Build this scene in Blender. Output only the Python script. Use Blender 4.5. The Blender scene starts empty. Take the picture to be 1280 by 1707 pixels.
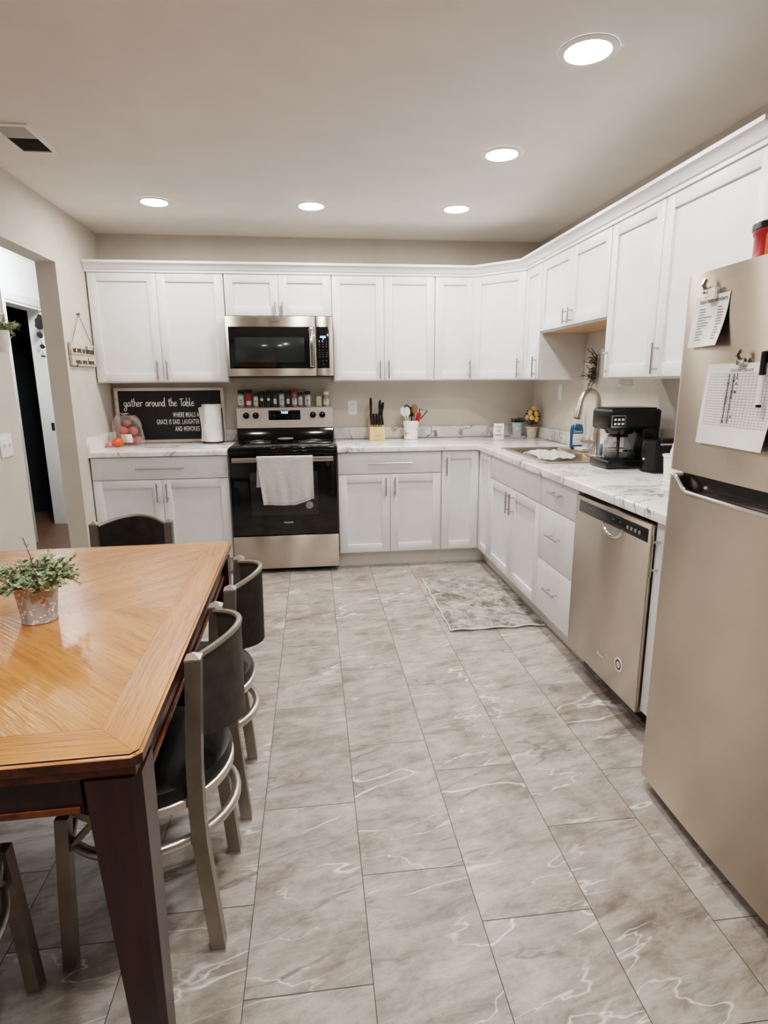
import bpy, bmesh, math, random
from mathutils import Vector, Matrix
R = math.radians
S = 0.0254                      # everything below is laid out in inches
C = bpy.context.scene.collection
rnd = random.Random(7)

# ------------------------------------------------------------------ materials
def lin(c):
    return tuple(((v / 255) / 12.92 if v / 255 <= 0.04045 else (((v / 255) + 0.055) / 1.055) ** 2.4) for v in c) + (1.0,)

class N:
    """tiny node-tree helper"""
    def __init__(self, name):
        self.m = bpy.data.materials.new(name); self.m.use_nodes = True
        self.t = self.m.node_tree; self.b = self.t.nodes['Principled BSDF']
    def n(self, typ, **kw):
        nd = self.t.nodes.new(typ)
        for k, v in kw.items():
            if k.startswith('i_'):
                key = k[2:]; key = int(key) if key.isdigit() else key.replace('_', ' ')
                nd.inputs[key].default_value = v
            else: setattr(nd, k, v)
        return nd
    def l(self, a, b): self.t.links.new(a, b)
    def coord(self, scale=(1, 1, 1), rot=(0, 0, 0), out='Object'):
        tc = self.n('ShaderNodeTexCoord'); mp = self.n('ShaderNodeMapping')
        mp.inputs['Scale'].default_value = scale; mp.inputs['Rotation'].default_value = rot
        self.l(tc.outputs[out], mp.inputs['Vector']); return mp.outputs['Vector']
    def noise(self, vec, scale, detail=4, rough=.55, dist=0):
        nd = self.n('ShaderNodeTexNoise'); nd.inputs['Scale'].default_value = scale; nd.inputs['Detail'].default_value = detail
        nd.inputs['Roughness'].default_value = rough; nd.inputs['Distortion'].default_value = dist
        if vec is not None: self.l(vec, nd.inputs['Vector'])
        return nd.outputs['Fac']
    def ramp(self, fac, stops):
        nd = self.n('ShaderNodeValToRGB'); e = nd.color_ramp.elements
        while len(e) < len(stops): e.new(0.5)
        for i, (p, c) in enumerate(stops):
            e[i].position = p; e[i].color = c if len(c) == 4 else lin(c)
        self.l(fac, nd.inputs['Fac']); return nd.outputs['Color']
    def math(self, op, a, b=None, clamp=False):
        nd = self.n('ShaderNodeMath', operation=op, use_clamp=clamp)
        for i, v in enumerate((a, b)):
            if v is None: continue
            if isinstance(v, (int, float)): nd.inputs[i].default_value = v
            else: self.l(v, nd.inputs[i])
        return nd.outputs[0]
    def mix(self, fac, a, b, mode='MIX'):
        nd = self.n('ShaderNodeMix', data_type='RGBA', blend_type=mode)
        for k, v in ((0, fac), (6, a), (7, b)):
            if isinstance(v, (int, float, tuple)): nd.inputs[k].default_value = v
            else: self.l(v, nd.inputs[k])
        return nd.outputs[2]
    def bump(self, h, strength=.1, dist=.01):
        nd = self.n('ShaderNodeBump'); nd.inputs['Strength'].default_value = strength; nd.inputs['Distance'].default_value = dist
        self.l(h, nd.inputs['Height']); self.l(nd.outputs['Normal'], self.b.inputs['Normal'])
    def set(self, **kw):
        for k, v in kw.items(): self.b.inputs[k.replace('_', ' ')].default_value = v

def mat(name, col, rough=.5, metal=0, var=.06, scale=12, bump=0, **kw):
    k = N(name); k.set(Roughness=rough, Metallic=metal, **kw)
    v = k.noise(k.coord(), scale, 3)
    dark = lin(tuple(c * (1 - var) for c in col)); lite = lin(tuple(min(255, c * (1 + var)) for c in col))
    k.l(k.ramp(v, [(.3, dark), (.7, lite)]), k.b.inputs['Base Color'])
    if bump: k.bump(k.noise(k.coord(), scale * 12, 3), bump, .004)
    return k.m

def emit(name, col, strength):
    k = N(name); k.set(Base_Color=lin(col), Emission_Color=lin(col), Emission_Strength=strength); return k.m

def glassy(name, tint=(255, 255, 255), alpha=.25, rough=.05):
    k = N(name); t = k.n('ShaderNodeBsdfTransparent'); t.inputs['Color'].default_value = lin(tint)
    k.set(Base_Color=lin(tint), Roughness=rough, Specular_IOR_Level=.6)
    lw = k.n('ShaderNodeLayerWeight'); lw.inputs['Blend'].default_value = .35
    f = k.math('ADD', k.math('MULTIPLY', lw.outputs['Facing'], .5), alpha, True)
    mx = k.n('ShaderNodeMixShader'); k.l(f, mx.inputs[0]); k.l(t.outputs[0], mx.inputs[1]); k.l(k.b.outputs[0], mx.inputs[2])
    k.l(mx.outputs[0], k.t.nodes['Material Output'].inputs['Surface']); return k.m

def steel(name, col, rough, aniso=.75, axis='Z'):
    k = N(name); k.set(Metallic=1, Roughness=rough, Anisotropic=aniso)
    tg = k.n('ShaderNodeTangent', direction_type='RADIAL', axis=axis); k.l(tg.outputs[0], k.b.inputs['Tangent']); k.set(Anisotropic_Rotation=.25)
    v = k.noise(k.coord((1, 1, 160)), 3, 4); w = k.noise(k.coord(), 2.2, 2)
    v = k.math('ADD', k.math('MULTIPLY', v, .15), k.math('MULTIPLY', w, .85))
    k.l(k.ramp(v, [(.3, lin(tuple(c * .9 for c in col))), (.7, lin(tuple(min(255, c * 1.06) for c in col)))]), k.b.inputs['Base Color'])
    return k.m

def mat_floor():
    k = N('stone_tile'); tc = k.n('ShaderNodeTexCoord'); at = k.n('ShaderNodeAttribute', attribute_name='tile')
    off = k.n('ShaderNodeVectorMath', operation='MULTIPLY_ADD'); k.l(at.outputs['Vector'], off.inputs[0]); off.inputs[1].default_value = (9, 7, 5)
    k.l(tc.outputs['Object'], off.inputs[2]); P = off.outputs[0]
    m0 = k.n('ShaderNodeMapping'); m0.inputs['Rotation'].default_value = (0, 0, R(-14)); k.l(P, m0.inputs['Vector'])
    mp = k.n('ShaderNodeMapping'); mp.inputs['Scale'].default_value = (.42, 1.5, 1); k.l(m0.outputs['Vector'], mp.inputs['Vector']); Q = mp.outputs['Vector']
    big = k.noise(P, 4.2, 6, .68, .4); fine = k.noise(Q, 13, 9, .8, .4)
    base = k.ramp(big, [(.34, (134, 120, 108)), (.48, (172, 161, 151)), (.62, (202, 195, 188))])
    fcol = k.ramp(fine, [(.34, (72, 60, 52)), (.47, (152, 141, 131)), (.66, (206, 198, 190))])
    col = k.mix(.5, base, fcol)
    def vein(scale, dist, width, mscale, lo, hi):
        r = k.noise(Q, scale, 4, .5, dist); r = k.math('ABSOLUTE', k.math('SUBTRACT', r, .5))
        r = k.math('SUBTRACT', 1, k.math('DIVIDE', r, width), True)
        m = k.n('ShaderNodeMapRange'); m.inputs[1].default_value = lo; m.inputs[2].default_value = hi; k.l(k.noise(P, mscale, 2), m.inputs[0])
        return k.math('MULTIPLY', r, m.outputs[0], True)
    v = k.math('ADD', vein(2.0, .25, .0065, 2.6, .51, .58), k.math('MULTIPLY', vein(4.4, .35, .008, 3.3, .5, .6), .8), True)
    d = vein(3.4, .6, .02, 4.1, .5, .6)
    col = k.mix(k.math('MULTIPLY', d, .6), col, lin((92, 78, 66)))
    col = k.mix(k.math('MULTIPLY', v, .95), col, lin((238, 233, 228)))
    br = k.n('ShaderNodeSeparateXYZ'); k.l(at.outputs['Vector'], br.inputs[0])
    g = k.math('ADD', k.math('MULTIPLY', br.outputs[1], .1), .95)
    cc = k.n('ShaderNodeCombineColor'); [k.l(g, cc.inputs[i]) for i in range(3)]
    col = k.mix(1.0, col, cc.outputs[0], 'MULTIPLY')
    k.l(col, k.b.inputs['Base Color']); k.set(Roughness=.36, Specular_IOR_Level=.4)
    k.bump(fine, .05, .004); return k.m

def mat_marble():
    k = N('marble_laminate'); P = k.coord(); Q = k.coord((1, 1.6, 1), (0, 0, R(35)))
    base = k.ramp(k.noise(P, 5, 4, .6), [(.3, (226, 223, 220)), (.7, (245, 244, 242))])
    def vein(scale, dist, width, ms, lo, hi):
        r = k.math('ABSOLUTE', k.math('SUBTRACT', k.noise(Q, scale, 4, .6, dist), .5)); r = k.math('SUBTRACT', 1, k.math('DIVIDE', r, width), True)
        m = k.n('ShaderNodeMapRange'); m.inputs[1].default_value = lo; m.inputs[2].default_value = hi; k.l(k.noise(P, ms, 2), m.inputs[0])
        return k.math('MULTIPLY', r, m.outputs[0], True)
    col = k.mix(k.math('MULTIPLY', vein(2.2, .8, .07, 3, .4, .56), .65), base, lin((176, 171, 168)))
    col = k.mix(k.math('MULTIPLY', vein(2.2, .5, .014, 2.6, .42, .52), .95), col, lin((118, 102, 88)))
    k.l(col, k.b.inputs['Base Color']); k.set(Roughness=.14, Specular_IOR_Level=.5); return k.m

def mat_table():
    """oak veneer: four quarters whose grain radiates from the centre, with a straight-grained border"""
    k = N('oak_veneer'); tc = k.n('ShaderNodeTexCoord'); sp = k.n('ShaderNodeSeparateXYZ'); k.l(tc.outputs['Object'], sp.inputs[0])
    ax = k.math('ABSOLUTE', sp.outputs[0]); ay = k.math('ABSOLUTE', sp.outputs[1])
    mx = k.math('MAXIMUM', ax, ay); mn = k.math('MINIMUM', ax, ay)
    border = k.math('GREATER_THAN', mx, 23.4 * S)
    qid = k.math('ADD', k.math('SIGN', sp.outputs[0]), k.math('MULTIPLY', k.math('SIGN', sp.outputs[1]), 3))
    def pick(a, b):
        return k.math('ADD', k.math('MULTIPLY', border, b), k.math('MULTIPLY', k.math('SUBTRACT', 1, border), a))
    across = pick(k.math('MULTIPLY', k.math('SUBTRACT', ax, ay), .707), mx)
    along = pick(k.math('MULTIPLY', k.math('ADD', ax, ay), .707), mn)
    v = k.n('ShaderNodeCombineXYZ'); k.l(across, v.inputs[0]); k.l(k.math('MULTIPLY', along, .055), v.inputs[1]); k.l(k.math('ADD', qid, k.math('MULTIPLY', border, 11)), v.inputs[2])
    V = v.outputs[0]
    g1 = k.noise(V, 26, 5, .62, .35); g2 = k.noise(V, 120, 4, .6); g3 = k.noise(tc.outputs['Object'], 2.2, 2)
    c1 = k.ramp(g1, [(.28, (150, 80, 36)), (.5, (206, 130, 70)), (.72, (226, 164, 104))])
    c2 = k.ramp(g2, [(.34, (122, 64, 28)), (.55, (216, 142, 80))])
    col = k.mix(.3, c1, c2); col = k.mix(k.math('MULTIPLY', g3, .35), col, lin((176, 100, 48)))
    seam = k.math('LESS_THAN', k.math('ABSOLUTE', k.math('SUBTRACT', mx, 23.4 * S)), .0007)
    seam2 = k.math('LESS_THAN', ay, .0007)
    seam3 = k.math('MULTIPLY', k.math('LESS_THAN', k.math('SUBTRACT', mx, mn), .0008), border)
    sm = k.math('MAXIMUM', k.math('MAXIMUM', seam, seam2), seam3)
    col = k.mix(k.math('MULTIPLY', sm, .7), col, lin((60, 28, 12)))
    k.l(col, k.b.inputs['Base Color'])
    rr = k.n('ShaderNodeMapRange'); k.l(g2, rr.inputs[0]); rr.inputs[3].default_value = .18; rr.inputs[4].default_value = .42
    k.l(rr.outputs[0], k.b.inputs['Roughness']); k.set(Specular_IOR_Level=.55, Coat_Weight=.35, Coat_Roughness=.24)
    k.bump(k.math('ADD', g2, k.math('MULTIPLY', g1, .6)), .38, .006); return k.m

def mat_wood(name, dark, light, rough=.3, axis=2, scale=18):
    k = N(name); sc = [1, 1, 1]; sc[axis] = .08
    g = k.noise(k.coord(tuple(sc)), scale, 5, .6, .4)
    k.l(k.ramp(g, [(.3, dark), (.7, light)]), k.b.inputs['Base Color']); k.set(Roughness=rough); k.bump(g, .06, .004); return k.m

def mat_rug():
    k = N('distressed_rug'); P = k.coord()
    a = k.noise(P, 10, 7, .78, .6); b = k.noise(k.coord((1, 1.8, 1)), 34, 6, .8, .9); c = k.noise(P, 5, 3)
    m = k.math('MULTIPLY', k.math('SUBTRACT', k.math('ADD', a, k.math('MULTIPLY', b, .7)), .74), 5, True)
    m = k.math('MULTIPLY', m, k.math('MULTIPLY', c, 1.5), True)
    k.l(k.mix(m, lin((240, 237, 230)), lin((132, 118, 98))), k.b.inputs['Base Color']); k.set(Roughness=.95)
    k.bump(k.noise(P, 260, 2), .6, .004); return k.m

def mat_spots(name, base, spot, scale, rough=.5, thr=.3):
    k = N(name); P = k.coord()
    vo = k.n('ShaderNodeTexVoronoi'); vo.inputs['Scale'].default_value = scale; k.l(P, vo.inputs['Vector'])
    n = k.noise(P, scale * .35, 2)
    f = k.math('MULTIPLY', k.math('LESS_THAN', vo.outputs['Distance'], thr), k.math('GREATER_THAN', n, .5))
    k.l(k.mix(f, k.ramp(k.noise(P, 14, 4), [(.3, lin(tuple(c * .88 for c in base))), (.7, base)]), lin(spot)), k.b.inputs['Base Color']); k.set(Roughness=rough); return k.m

def mat_crock():
    k = N('floral_ceramic'); P = k.coord(); vo = k.n('ShaderNodeTexVoronoi'); vo.inputs['Scale'].default_value = 55; k.l(P, vo.inputs['Vector'])
    sp = k.n('ShaderNodeSeparateXYZ'); k.l(P, sp.inputs[0])
    band = k.math('MULTIPLY', k.math('LESS_THAN', sp.outputs[2], 3.3 * S), k.math('GREATER_THAN', sp.outputs[2], .4 * S))
    f = k.math('MULTIPLY', k.math('LESS_THAN', vo.outputs['Distance'], .42), band)
    hs = k.n('ShaderNodeSeparateColor'); k.l(vo.outputs['Color'], hs.inputs[0])
    colr = k.ramp(hs.outputs[0], [(0, (196, 78, 60)), (.35, (228, 150, 130)), (.6, (90, 100, 84)), (.8, (245, 242, 236))])
    k.l(k.mix(f, lin((242, 240, 234)), colr), k.b.inputs['Base Color']); k.set(Roughness=.25); return k.m

WHITE = mat('cabinet_white', (230, 230, 231), .38, var=.012)
CARC = mat('cabinet_side', (222, 219, 214), .5, var=.015)
WALL = mat('beige_wall_paint', (203, 195, 184), .85, var=.02, scale=5, bump=.04)
REARW = mat('rear_wall_bounce_tone', (176, 168, 158), .9, var=.03, scale=4)  # tone set for how much light the unseen rear wall bounces
HALLW = mat('hall_wall_paint', (222, 224, 226), .85, var=.03, scale=4)
CEIL = mat('ceiling_paint', (238, 232, 226), .9, var=.015, scale=4, bump=.05)
TRIM = mat('trim_white', (235, 234, 232), .4, var=.01)
GREYTRIM = mat('grey_trim', (196, 196, 194), .5, var=.03)
DARK = mat('painted_room_shade', (28, 32, 34), .9, var=.1)  # near-black paint gives the unlit room its darkness
HWOOD = mat_wood('hall_wood_floor', (74, 54, 42), (118, 92, 74), .4, 1, 30)
GROUT = mat('grout', (84, 75, 67), .9)
FLOOR = mat_floor(); MARBLE = mat_marble(); OAK = mat_table(); RUG = mat_rug()
OAKEDGE = mat_wood('shaded_oak_edge', (70, 32, 15), (124, 68, 34), .25, 1, 30)  # oak darkened with the shade below the tabletop rim
CHERRY = mat_wood('shaded_cherry', (26, 9, 5), (54, 22, 12), .28, 2, 26)  # wood darkened to hold the shade on legs and apron
BEECH = mat_wood('beech_underside', (176, 136, 98), (214, 178, 138), .5, 1, 20)
BLOCKW = mat_wood('light_beech', (214, 176, 132), (238, 208, 168), .5, 2, 30)
OAKSHADE = mat_wood('shaded_tabletop_edge', (44, 18, 9), (86, 42, 20), .25, 1, 26)  # edge shade painted in: darker wood for the tabletop sides
SPOONW = mat_wood('spoon_wood', (120, 78, 46), (176, 124, 80), .5, 2, 30)
NICKEL = mat('brushed_nickel', (190, 182, 172), .3, 1, .03)
CHROME = mat('polished_chrome', (225, 222, 218), .12, 1, .02)
CHAIRM = mat('chair_metal', (150, 143, 134), .42, .85, .05)
CHAIRL = mat('bright_chair_metal', (200, 195, 186), .28, .9, .04)
VINYL = mat('black_vinyl', (20, 21, 22), .42, 0, .1, 30, .05)
PANEL = mat('charcoal_panel', (96, 91, 84), .45, 0, .1, 25)
FRIDGE = steel('fridge_steel', (200, 186, 170), .28, 1.0)
STEEL = steel('stainless_front', (202, 190, 177), .32, .95)
STEELP = mat('stainless_plain', (196, 187, 176), .3, 1, .03)
SINKM = mat('sink_steel', (222, 214, 204), .32, 1, .03)
VENTB = mat('vent_grey', (138, 131, 124), .7, 0, .05)
BOWLM = mat('shaded_bowl_steel', (168, 156, 142), .3, 1, .05)  # rim steel repeated darker, painting shade inside the bowls
BGLASS = mat('black_glass', (10, 12, 13), .06, 0, .05)
BPLAST = mat('black_plastic', (16, 17, 18), .25, 0, .1)
BMATTE = mat('matte_black', (22, 22, 22), .6, 0, .1)
GREYB = mat('grey_body', (92, 90, 88), .5, .3)
WINDK = mat('oven_window', (34, 37, 37), .1, 0, .06)
CERAM = mat('white_ceramic', (244, 243, 240), .2, var=.01)
PAPER = mat('white_paper', (240, 238, 234), .8, var=.02)
TOWEL = mat('white_cotton', (248, 246, 243), .95, var=.03, scale=60, bump=.4)
INK = mat('dark_ink', (58, 54, 52), .7); INKL = mat('light_ink', (140, 136, 134), .7)
LETTER = mat('white_lettering', (240, 238, 232), .7)
BOARD = mat('black_board', (30, 32, 32), .75, var=.12)
WWASH = mat_wood('whitewashed_frame', (200, 190, 176), (232, 226, 216), .7, 0, 25)
RUSTIC = mat_wood('rustic_board', (172, 158, 140), (214, 204, 188), .8, 1, 22)
SIGNW = mat('sign_letter', (60, 48, 40), .8)
ROPE = mat('jute_twine', (150, 124, 94), .9)
GALV = mat_spots('galvanized_floral', (184, 181, 178), (240, 237, 232), 120, .45, .42)
GALVP = mat('galvanized_blue', (178, 186, 190), .5, .2, .1, 30)
CLAY = mat('pale_clay', (204, 190, 172), .8, 0, .1, 30)
SAGE = mat('sage_leaf', (160, 172, 138), .6, 0, .28, 45)
SAGED = mat('pale_leaf', (168, 170, 140), .6, 0, .25, 45)
FERN = mat('dark_green_leaf', (58, 70, 54), .6, 0, .3, 45)
LEMLEAF = mat('lemon_leaf', (44, 58, 42), .45, 0, .25, 30)
LEMON = mat('lemon_skin', (246, 192, 116), .45, 0, .05, 40)
STEM = mat('brown_stem', (92, 80, 58), .8)
SOIL = mat('dark_moss', (52, 50, 38), .95)
RED = mat('red_plastic', (178, 28, 24), .3); REDL = mat('orange_label', (232, 120, 78), .45, var=.12, scale=40)
BLUE = mat('blue_soap', (24, 78, 116), .2, 0, .1); ORANGE = mat('pumpkin_orange', (240, 92, 48), .35, 0, .08)
PINK = mat('pink_skin', (240, 130, 120), .4, 0, .06); POTATO = mat('red_potato', (188, 92, 78), .55, 0, .14, 25)
SPONGE = mat('sponge', (226, 214, 176), .9, 0, .06, 60, .3)
CLEAR = glassy('clear_plastic', (245, 245, 245), .12); BAGM = glassy('bag_film', (255, 246, 242), .05, .08)
GLASS = glassy('carafe_glass', (225, 225, 225), .1, .03); COFFEE = mat('coffee', (22, 12, 8), .1)
BLED = emit('blue_digits', (120, 190, 255), 3); LENS = emit('lamp_lens', (255, 251, 247), 75)

# ------------------------------------------------------------------ mesh builder (inches)
class B:
    def __init__(s): s.bm = bmesh.new()
    def box(s, x0, x1, y0, y1, z0, z1, bev=0, seg=2):
        x0, x1 = min(x0, x1), max(x0, x1); y0, y1 = min(y0, y1), max(y0, y1); z0, z1 = min(z0, z1), max(z0, z1)
        r = bmesh.ops.create_cube(s.bm, size=1)
        for v in r['verts']: v.co = Vector(((x0 + x1) / 2 + v.co.x * (x1 - x0), (y0 + y1) / 2 + v.co.y * (y1 - y0), (z0 + z1) / 2 + v.co.z * (z1 - z0)))
        if bev:
            es = list({e for v in r['verts'] for e in v.link_edges})
            bmesh.ops.bevel(s.bm, geom=es, offset=min(bev, .49 * min(x1 - x0, y1 - y0, z1 - z0)), segments=seg, affect='EDGES', profile=.5)
        return s
    def ring(s, pts): return [s.bm.verts.new(p) for p in pts]
    def skin(s, rings, closed_u=True, caps=True, loop=False):
        n = len(rings[0])
        pairs = list(zip(rings, rings[1:])) + ([(rings[-1], rings[0])] if loop else [])
        for a, b in pairs:
            for i in range(n if closed_u else n - 1):
                j = (i + 1) % n
                try: s.bm.faces.new((a[i], a[j], b[j], b[i]))
                except ValueError: pass
        if caps and closed_u and not loop:
            for r in (rings[0], rings[-1]):
                try: s.bm.faces.new(r)
                except ValueError: pass
        return s
    def tube(s, pts, r, n=10, loop=False, flat=1.0):
        pts = [Vector(p) for p in pts]; m = len(pts); rs = r if isinstance(r, (list, tuple)) else [r] * m
        rings = []; up = None
        for i, p in enumerate(pts):
            a = pts[(i - 1) % m] if loop or i else p; b = pts[(i + 1) % m] if loop or i < m - 1 else p
            d = (b - a).normalized()
            if up is None:
                up = Vector((0, 0, 1)) if abs(d.z) < .9 else Vector((1, 0, 0))
            u = (up - d * up.dot(d)).normalized(); w = d.cross(u); up = u
            rings.append(s.ring([p + (u * math.cos(2 * math.pi * k / n) + w * math.sin(2 * math.pi * k / n) * flat) * rs[i] for k in range(n)]))
        return s.skin(rings, True, True, loop)
    def cyl(s, p0, p1, r0, r1=None, n=20): return s.tube([p0, p1], [r0, r0 if r1 is None else r1], n)
    def bar(s, p0, p1, w, h=None):
        """square bar; its profile is turned so its sides face the axes"""
        p0, p1 = Vector(p0), Vector(p1); h = h or w; d = (p1 - p0).normalized()
        u = Vector((1, 0, 0)); u = (u - d * u.dot(d)); u = u.normalized() if u.length > .1 else Vector((0, 1, 0)); v = d.cross(u)
        rings = [s.ring([p + u * a * w / 2 + v * b * h / 2 for a, b in ((-1, -1), (1, -1), (1, 1), (-1, 1))]) for p in (p0, p1)]
        return s.skin(rings)
    def post(s, pts, w, h):
        """square section swept up a mostly vertical line, section kept level"""
        rings = [s.ring([(x + a * w / 2, y + b * h / 2, z) for a, b in ((-1, -1), (1, -1), (1, 1), (-1, 1))]) for x, y, z in pts]
        return s.skin(rings)
    def lathe(s, c, prof, n=28, caps=True, rib=0):
        c = Vector(c); rings = []
        for q in prof:
            r, z = q[0], q[1]
            rings.append(s.ring([c + Vector(((r + (rib * math.cos(k * math.pi) if rib else 0)) * math.cos(2 * math.pi * k / n), (r + (rib * math.cos(k * math.pi) if rib else 0)) * math.sin(2 * math.pi * k / n), z)) for k in range(n)]))
        return s.skin(rings, True, caps)
    def ball(s, c, rx, ry=None, rz=None, n=14, m=9, lobes=0, depth=0):
        ry = ry or rx; rz = rz or rx; c = Vector(c); rings = []
        for i in range(m + 1):
            t = math.pi * (.02 + .96 * i / m); row = []
            for k in range(n):
                a = 2 * math.pi * k / n; f = 1 + depth * math.cos(lobes * a) if lobes else 1
                row.append(c + Vector((rx * f * math.sin(t) * math.cos(a), ry * f * math.sin(t) * math.sin(a), rz * math.cos(t))))
            rings.append(s.ring(row))
        return s.skin(rings)
    def prism(s, poly, z0, z1):
        return s.skin([s.ring([(x, y, z) for x, y in poly]) for z in (z0, z1)])
    def sheet(s, fn, nu, nv, thick=0):
        g = [[fn(i / nu, j / nv) for j in range(nv + 1)] for i in range(nu + 1)]
        V = [[s.bm.verts.new(p) for p in row] for row in g]
        fs = [s.bm.faces.new((V[i][j], V[i + 1][j], V[i + 1][j + 1], V[i][j + 1])) for i in range(nu) for j in range(nv)]
        if thick: bmesh.ops.solidify(s.bm, geom=fs, thickness=thick)
        return s
    def cells(s, us, vs, inside, w0, w1, put, bev=0):
        """slab made of grid cells (holes allowed); put(u,v,w) -> point"""
        vd = {}
        def V(i, j, w):
            if (i, j, w) not in vd: vd[i, j, w] = s.bm.verts.new(put(us[i], vs[j], w))
            return vd[i, j, w]
        ins = lambda i, j: 0 <= i < len(us) - 1 and 0 <= j < len(vs) - 1 and inside((us[i] + us[i + 1]) / 2, (vs[j] + vs[j + 1]) / 2)
        edges = []
        for i in range(len(us) - 1):
            for j in range(len(vs) - 1):
                if not ins(i, j): continue
                for w in (w0, w1): s.bm.faces.new((V(i, j, w), V(i + 1, j, w), V(i + 1, j + 1, w), V(i, j + 1, w)))
                for di, dj, a, b in ((-1, 0, (i, j), (i, j + 1)), (1, 0, (i + 1, j), (i + 1, j + 1)), (0, -1, (i, j), (i + 1, j)), (0, 1, (i, j + 1), (i + 1, j + 1))):
                    if not ins(i + di, j + dj):
                        s.bm.faces.new((V(*a, w0), V(*b, w0), V(*b, w1), V(*a, w1)))
                        edges.append(s.bm.edges.get((V(*a, w1), V(*b, w1))))
        bmesh.ops.recalc_face_normals(s.bm, faces=s.bm.faces[:])
        if bev: bmesh.ops.bevel(s.bm, geom=[e for e in edges if e], offset=bev, segments=3, affect='EDGES', profile=.5)
        return s
    def sweep(s, path, prof):
        """prof = (outward, z); path is 2D, outward is to the right of travel; mitred"""
        rings = []
        for i, p in enumerate(path):
            p = Vector(p); a = (p - Vector(path[i - 1])).normalized() if i else None; b = (Vector(path[i + 1]) - p).normalized() if i < len(path) - 1 else None
            a = a or b; b = b or a
            na, nb = Vector((a.y, -a.x)), Vector((b.y, -b.x)); nn = (na + nb) / (1 + na.dot(nb))
            rings.append(s.ring([(p.x + nn.x * o, p.y + nn.y * o, z) for o, z in prof]))
        return s.skin(rings)
    def text(s, body, o, u, v, size, align='CENTER', sx=1, bold=0, warp=None, space=1):
        cu = bpy.data.curves.new('t', 'FONT'); cu.body = body; cu.size = 1; cu.align_x = align; cu.align_y = 'CENTER'; cu.resolution_u = 3; cu.space_character = space; cu.offset = bold
        ob = bpy.data.objects.new('t', cu); C.objects.link(ob); dg = bpy.context.evaluated_depsgraph_get(); dg.update()
        me = bpy.data.meshes.new_from_object(ob.evaluated_get(dg)); o, u, v = Vector(o), Vector(u), Vector(v)
        vs = [s.bm.verts.new(warp(q.co.x * size * sx, q.co.y * size) if warp else o + u * q.co.x * size * sx + v * q.co.y * size) for q in me.vertices]
        for p in me.polygons:
            try: s.bm.faces.new([vs[i] for i in p.vertices])
            except ValueError: pass
        bpy.data.objects.remove(ob); bpy.data.curves.remove(cu); bpy.data.meshes.remove(me); return s
    def leaf(s, p, d, ln, wd, curl=.2):
        p = Vector(p); d = Vector(d).normalized(); side = d.cross(Vector((rnd.uniform(-.5, .5), rnd.uniform(-.5, .5), 1))).normalized(); up = side.cross(d)
        a = s.bm.verts.new(p); t = s.bm.verts.new(p + d * ln - up * ln * curl)
        l1 = s.bm.verts.new(p + d * ln * .5 + side * wd + up * ln * curl * .3); l2 = s.bm.verts.new(p + d * ln * .5 - side * wd + up * ln * curl * .3)
        l3 = s.bm.verts.new(p + d * ln * .85 + side * wd * .55); l4 = s.bm.verts.new(p + d * ln * .85 - side * wd * .55)
        s.bm.faces.new((a, l1, l3, t)); s.bm.faces.new((a, t, l4, l2)); return s
    def xf(s, loc=(0, 0, 0), rz=0, rx=0, ry=0, piv=(0, 0, 0)):
        M = Matrix.Translation(Vector(loc) + Vector(piv)) @ Matrix.Rotation(rz, 4, 'Z') @ Matrix.Rotation(ry, 4, 'Y') @ Matrix.Rotation(rx, 4, 'X') @ Matrix.Translation(-Vector(piv))
        bmesh.ops.transform(s.bm, matrix=M, verts=s.bm.verts[:]); return s

BASE = {}
def obj(name, b, m, parent=None, smooth=38, base=None):
    """links the builder's mesh as ONE object; vertices become local to the thing's base"""
    o0 = Vector(base) if base is not None else (Vector(BASE[parent.name]) if parent else Vector((0, 0, 0)))
    bm = b.bm; bmesh.ops.recalc_face_normals(bm, faces=bm.faces[:])
    for v in bm.verts: v.co = (v.co - o0) * S
    me = bpy.data.meshes.new(name); bm.to_mesh(me); bm.free(); me.materials.append(m)
    if smooth:
        me.polygons.foreach_set('use_smooth', [True] * len(me.polygons)); me.set_sharp_from_angle(angle=R(smooth))
    o = bpy.data.objects.new(name, me); C.objects.link(o)
    if parent: o.parent = parent
    else: o.location = o0 * S
    BASE[o.name] = tuple(o0); return o
def tag(o, label, cat, group=None):
    o['label'] = label; o['category'] = cat
    if group: o['group'] = group
    return o
def thing(name, label, cat, base=(0, 0, 0), rz=0, group=None, local=False):
    o = bpy.data.objects.new(name, None); C.objects.link(o); o.empty_display_size = .05
    o.location = Vector(base) * S; o.rotation_euler = (0, 0, rz)
    BASE[o.name] = (0, 0, 0) if (local or rz) else tuple(base)
    return tag(o, label, cat, group)
def solo(name, label, cat, b, m, base, group=None, smooth=38): return tag(obj(name, b, m, None, smooth, base), label, cat, group)
def struct(name, b, m, smooth=0):
    o = obj(name, b, m, None, smooth); o['kind'] = 'structure'; return o
def dup(root, loc, rz=0, label=None, group=None):
    r = root.copy(); C.objects.link(r); r.location = Vector(loc) * S; r.rotation_euler = (0, 0, rz)
    if label: r['label'] = label
    if group: r['group'] = group
    for ch in list(root.children):
        c = ch.copy(); C.objects.link(c); c.parent = r
        for g in list(ch.children):
            d = g.copy(); C.objects.link(d); d.parent = c
    return r
def rowpos(k, vals): return vals[min(k, len(vals) - 1)]

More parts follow.
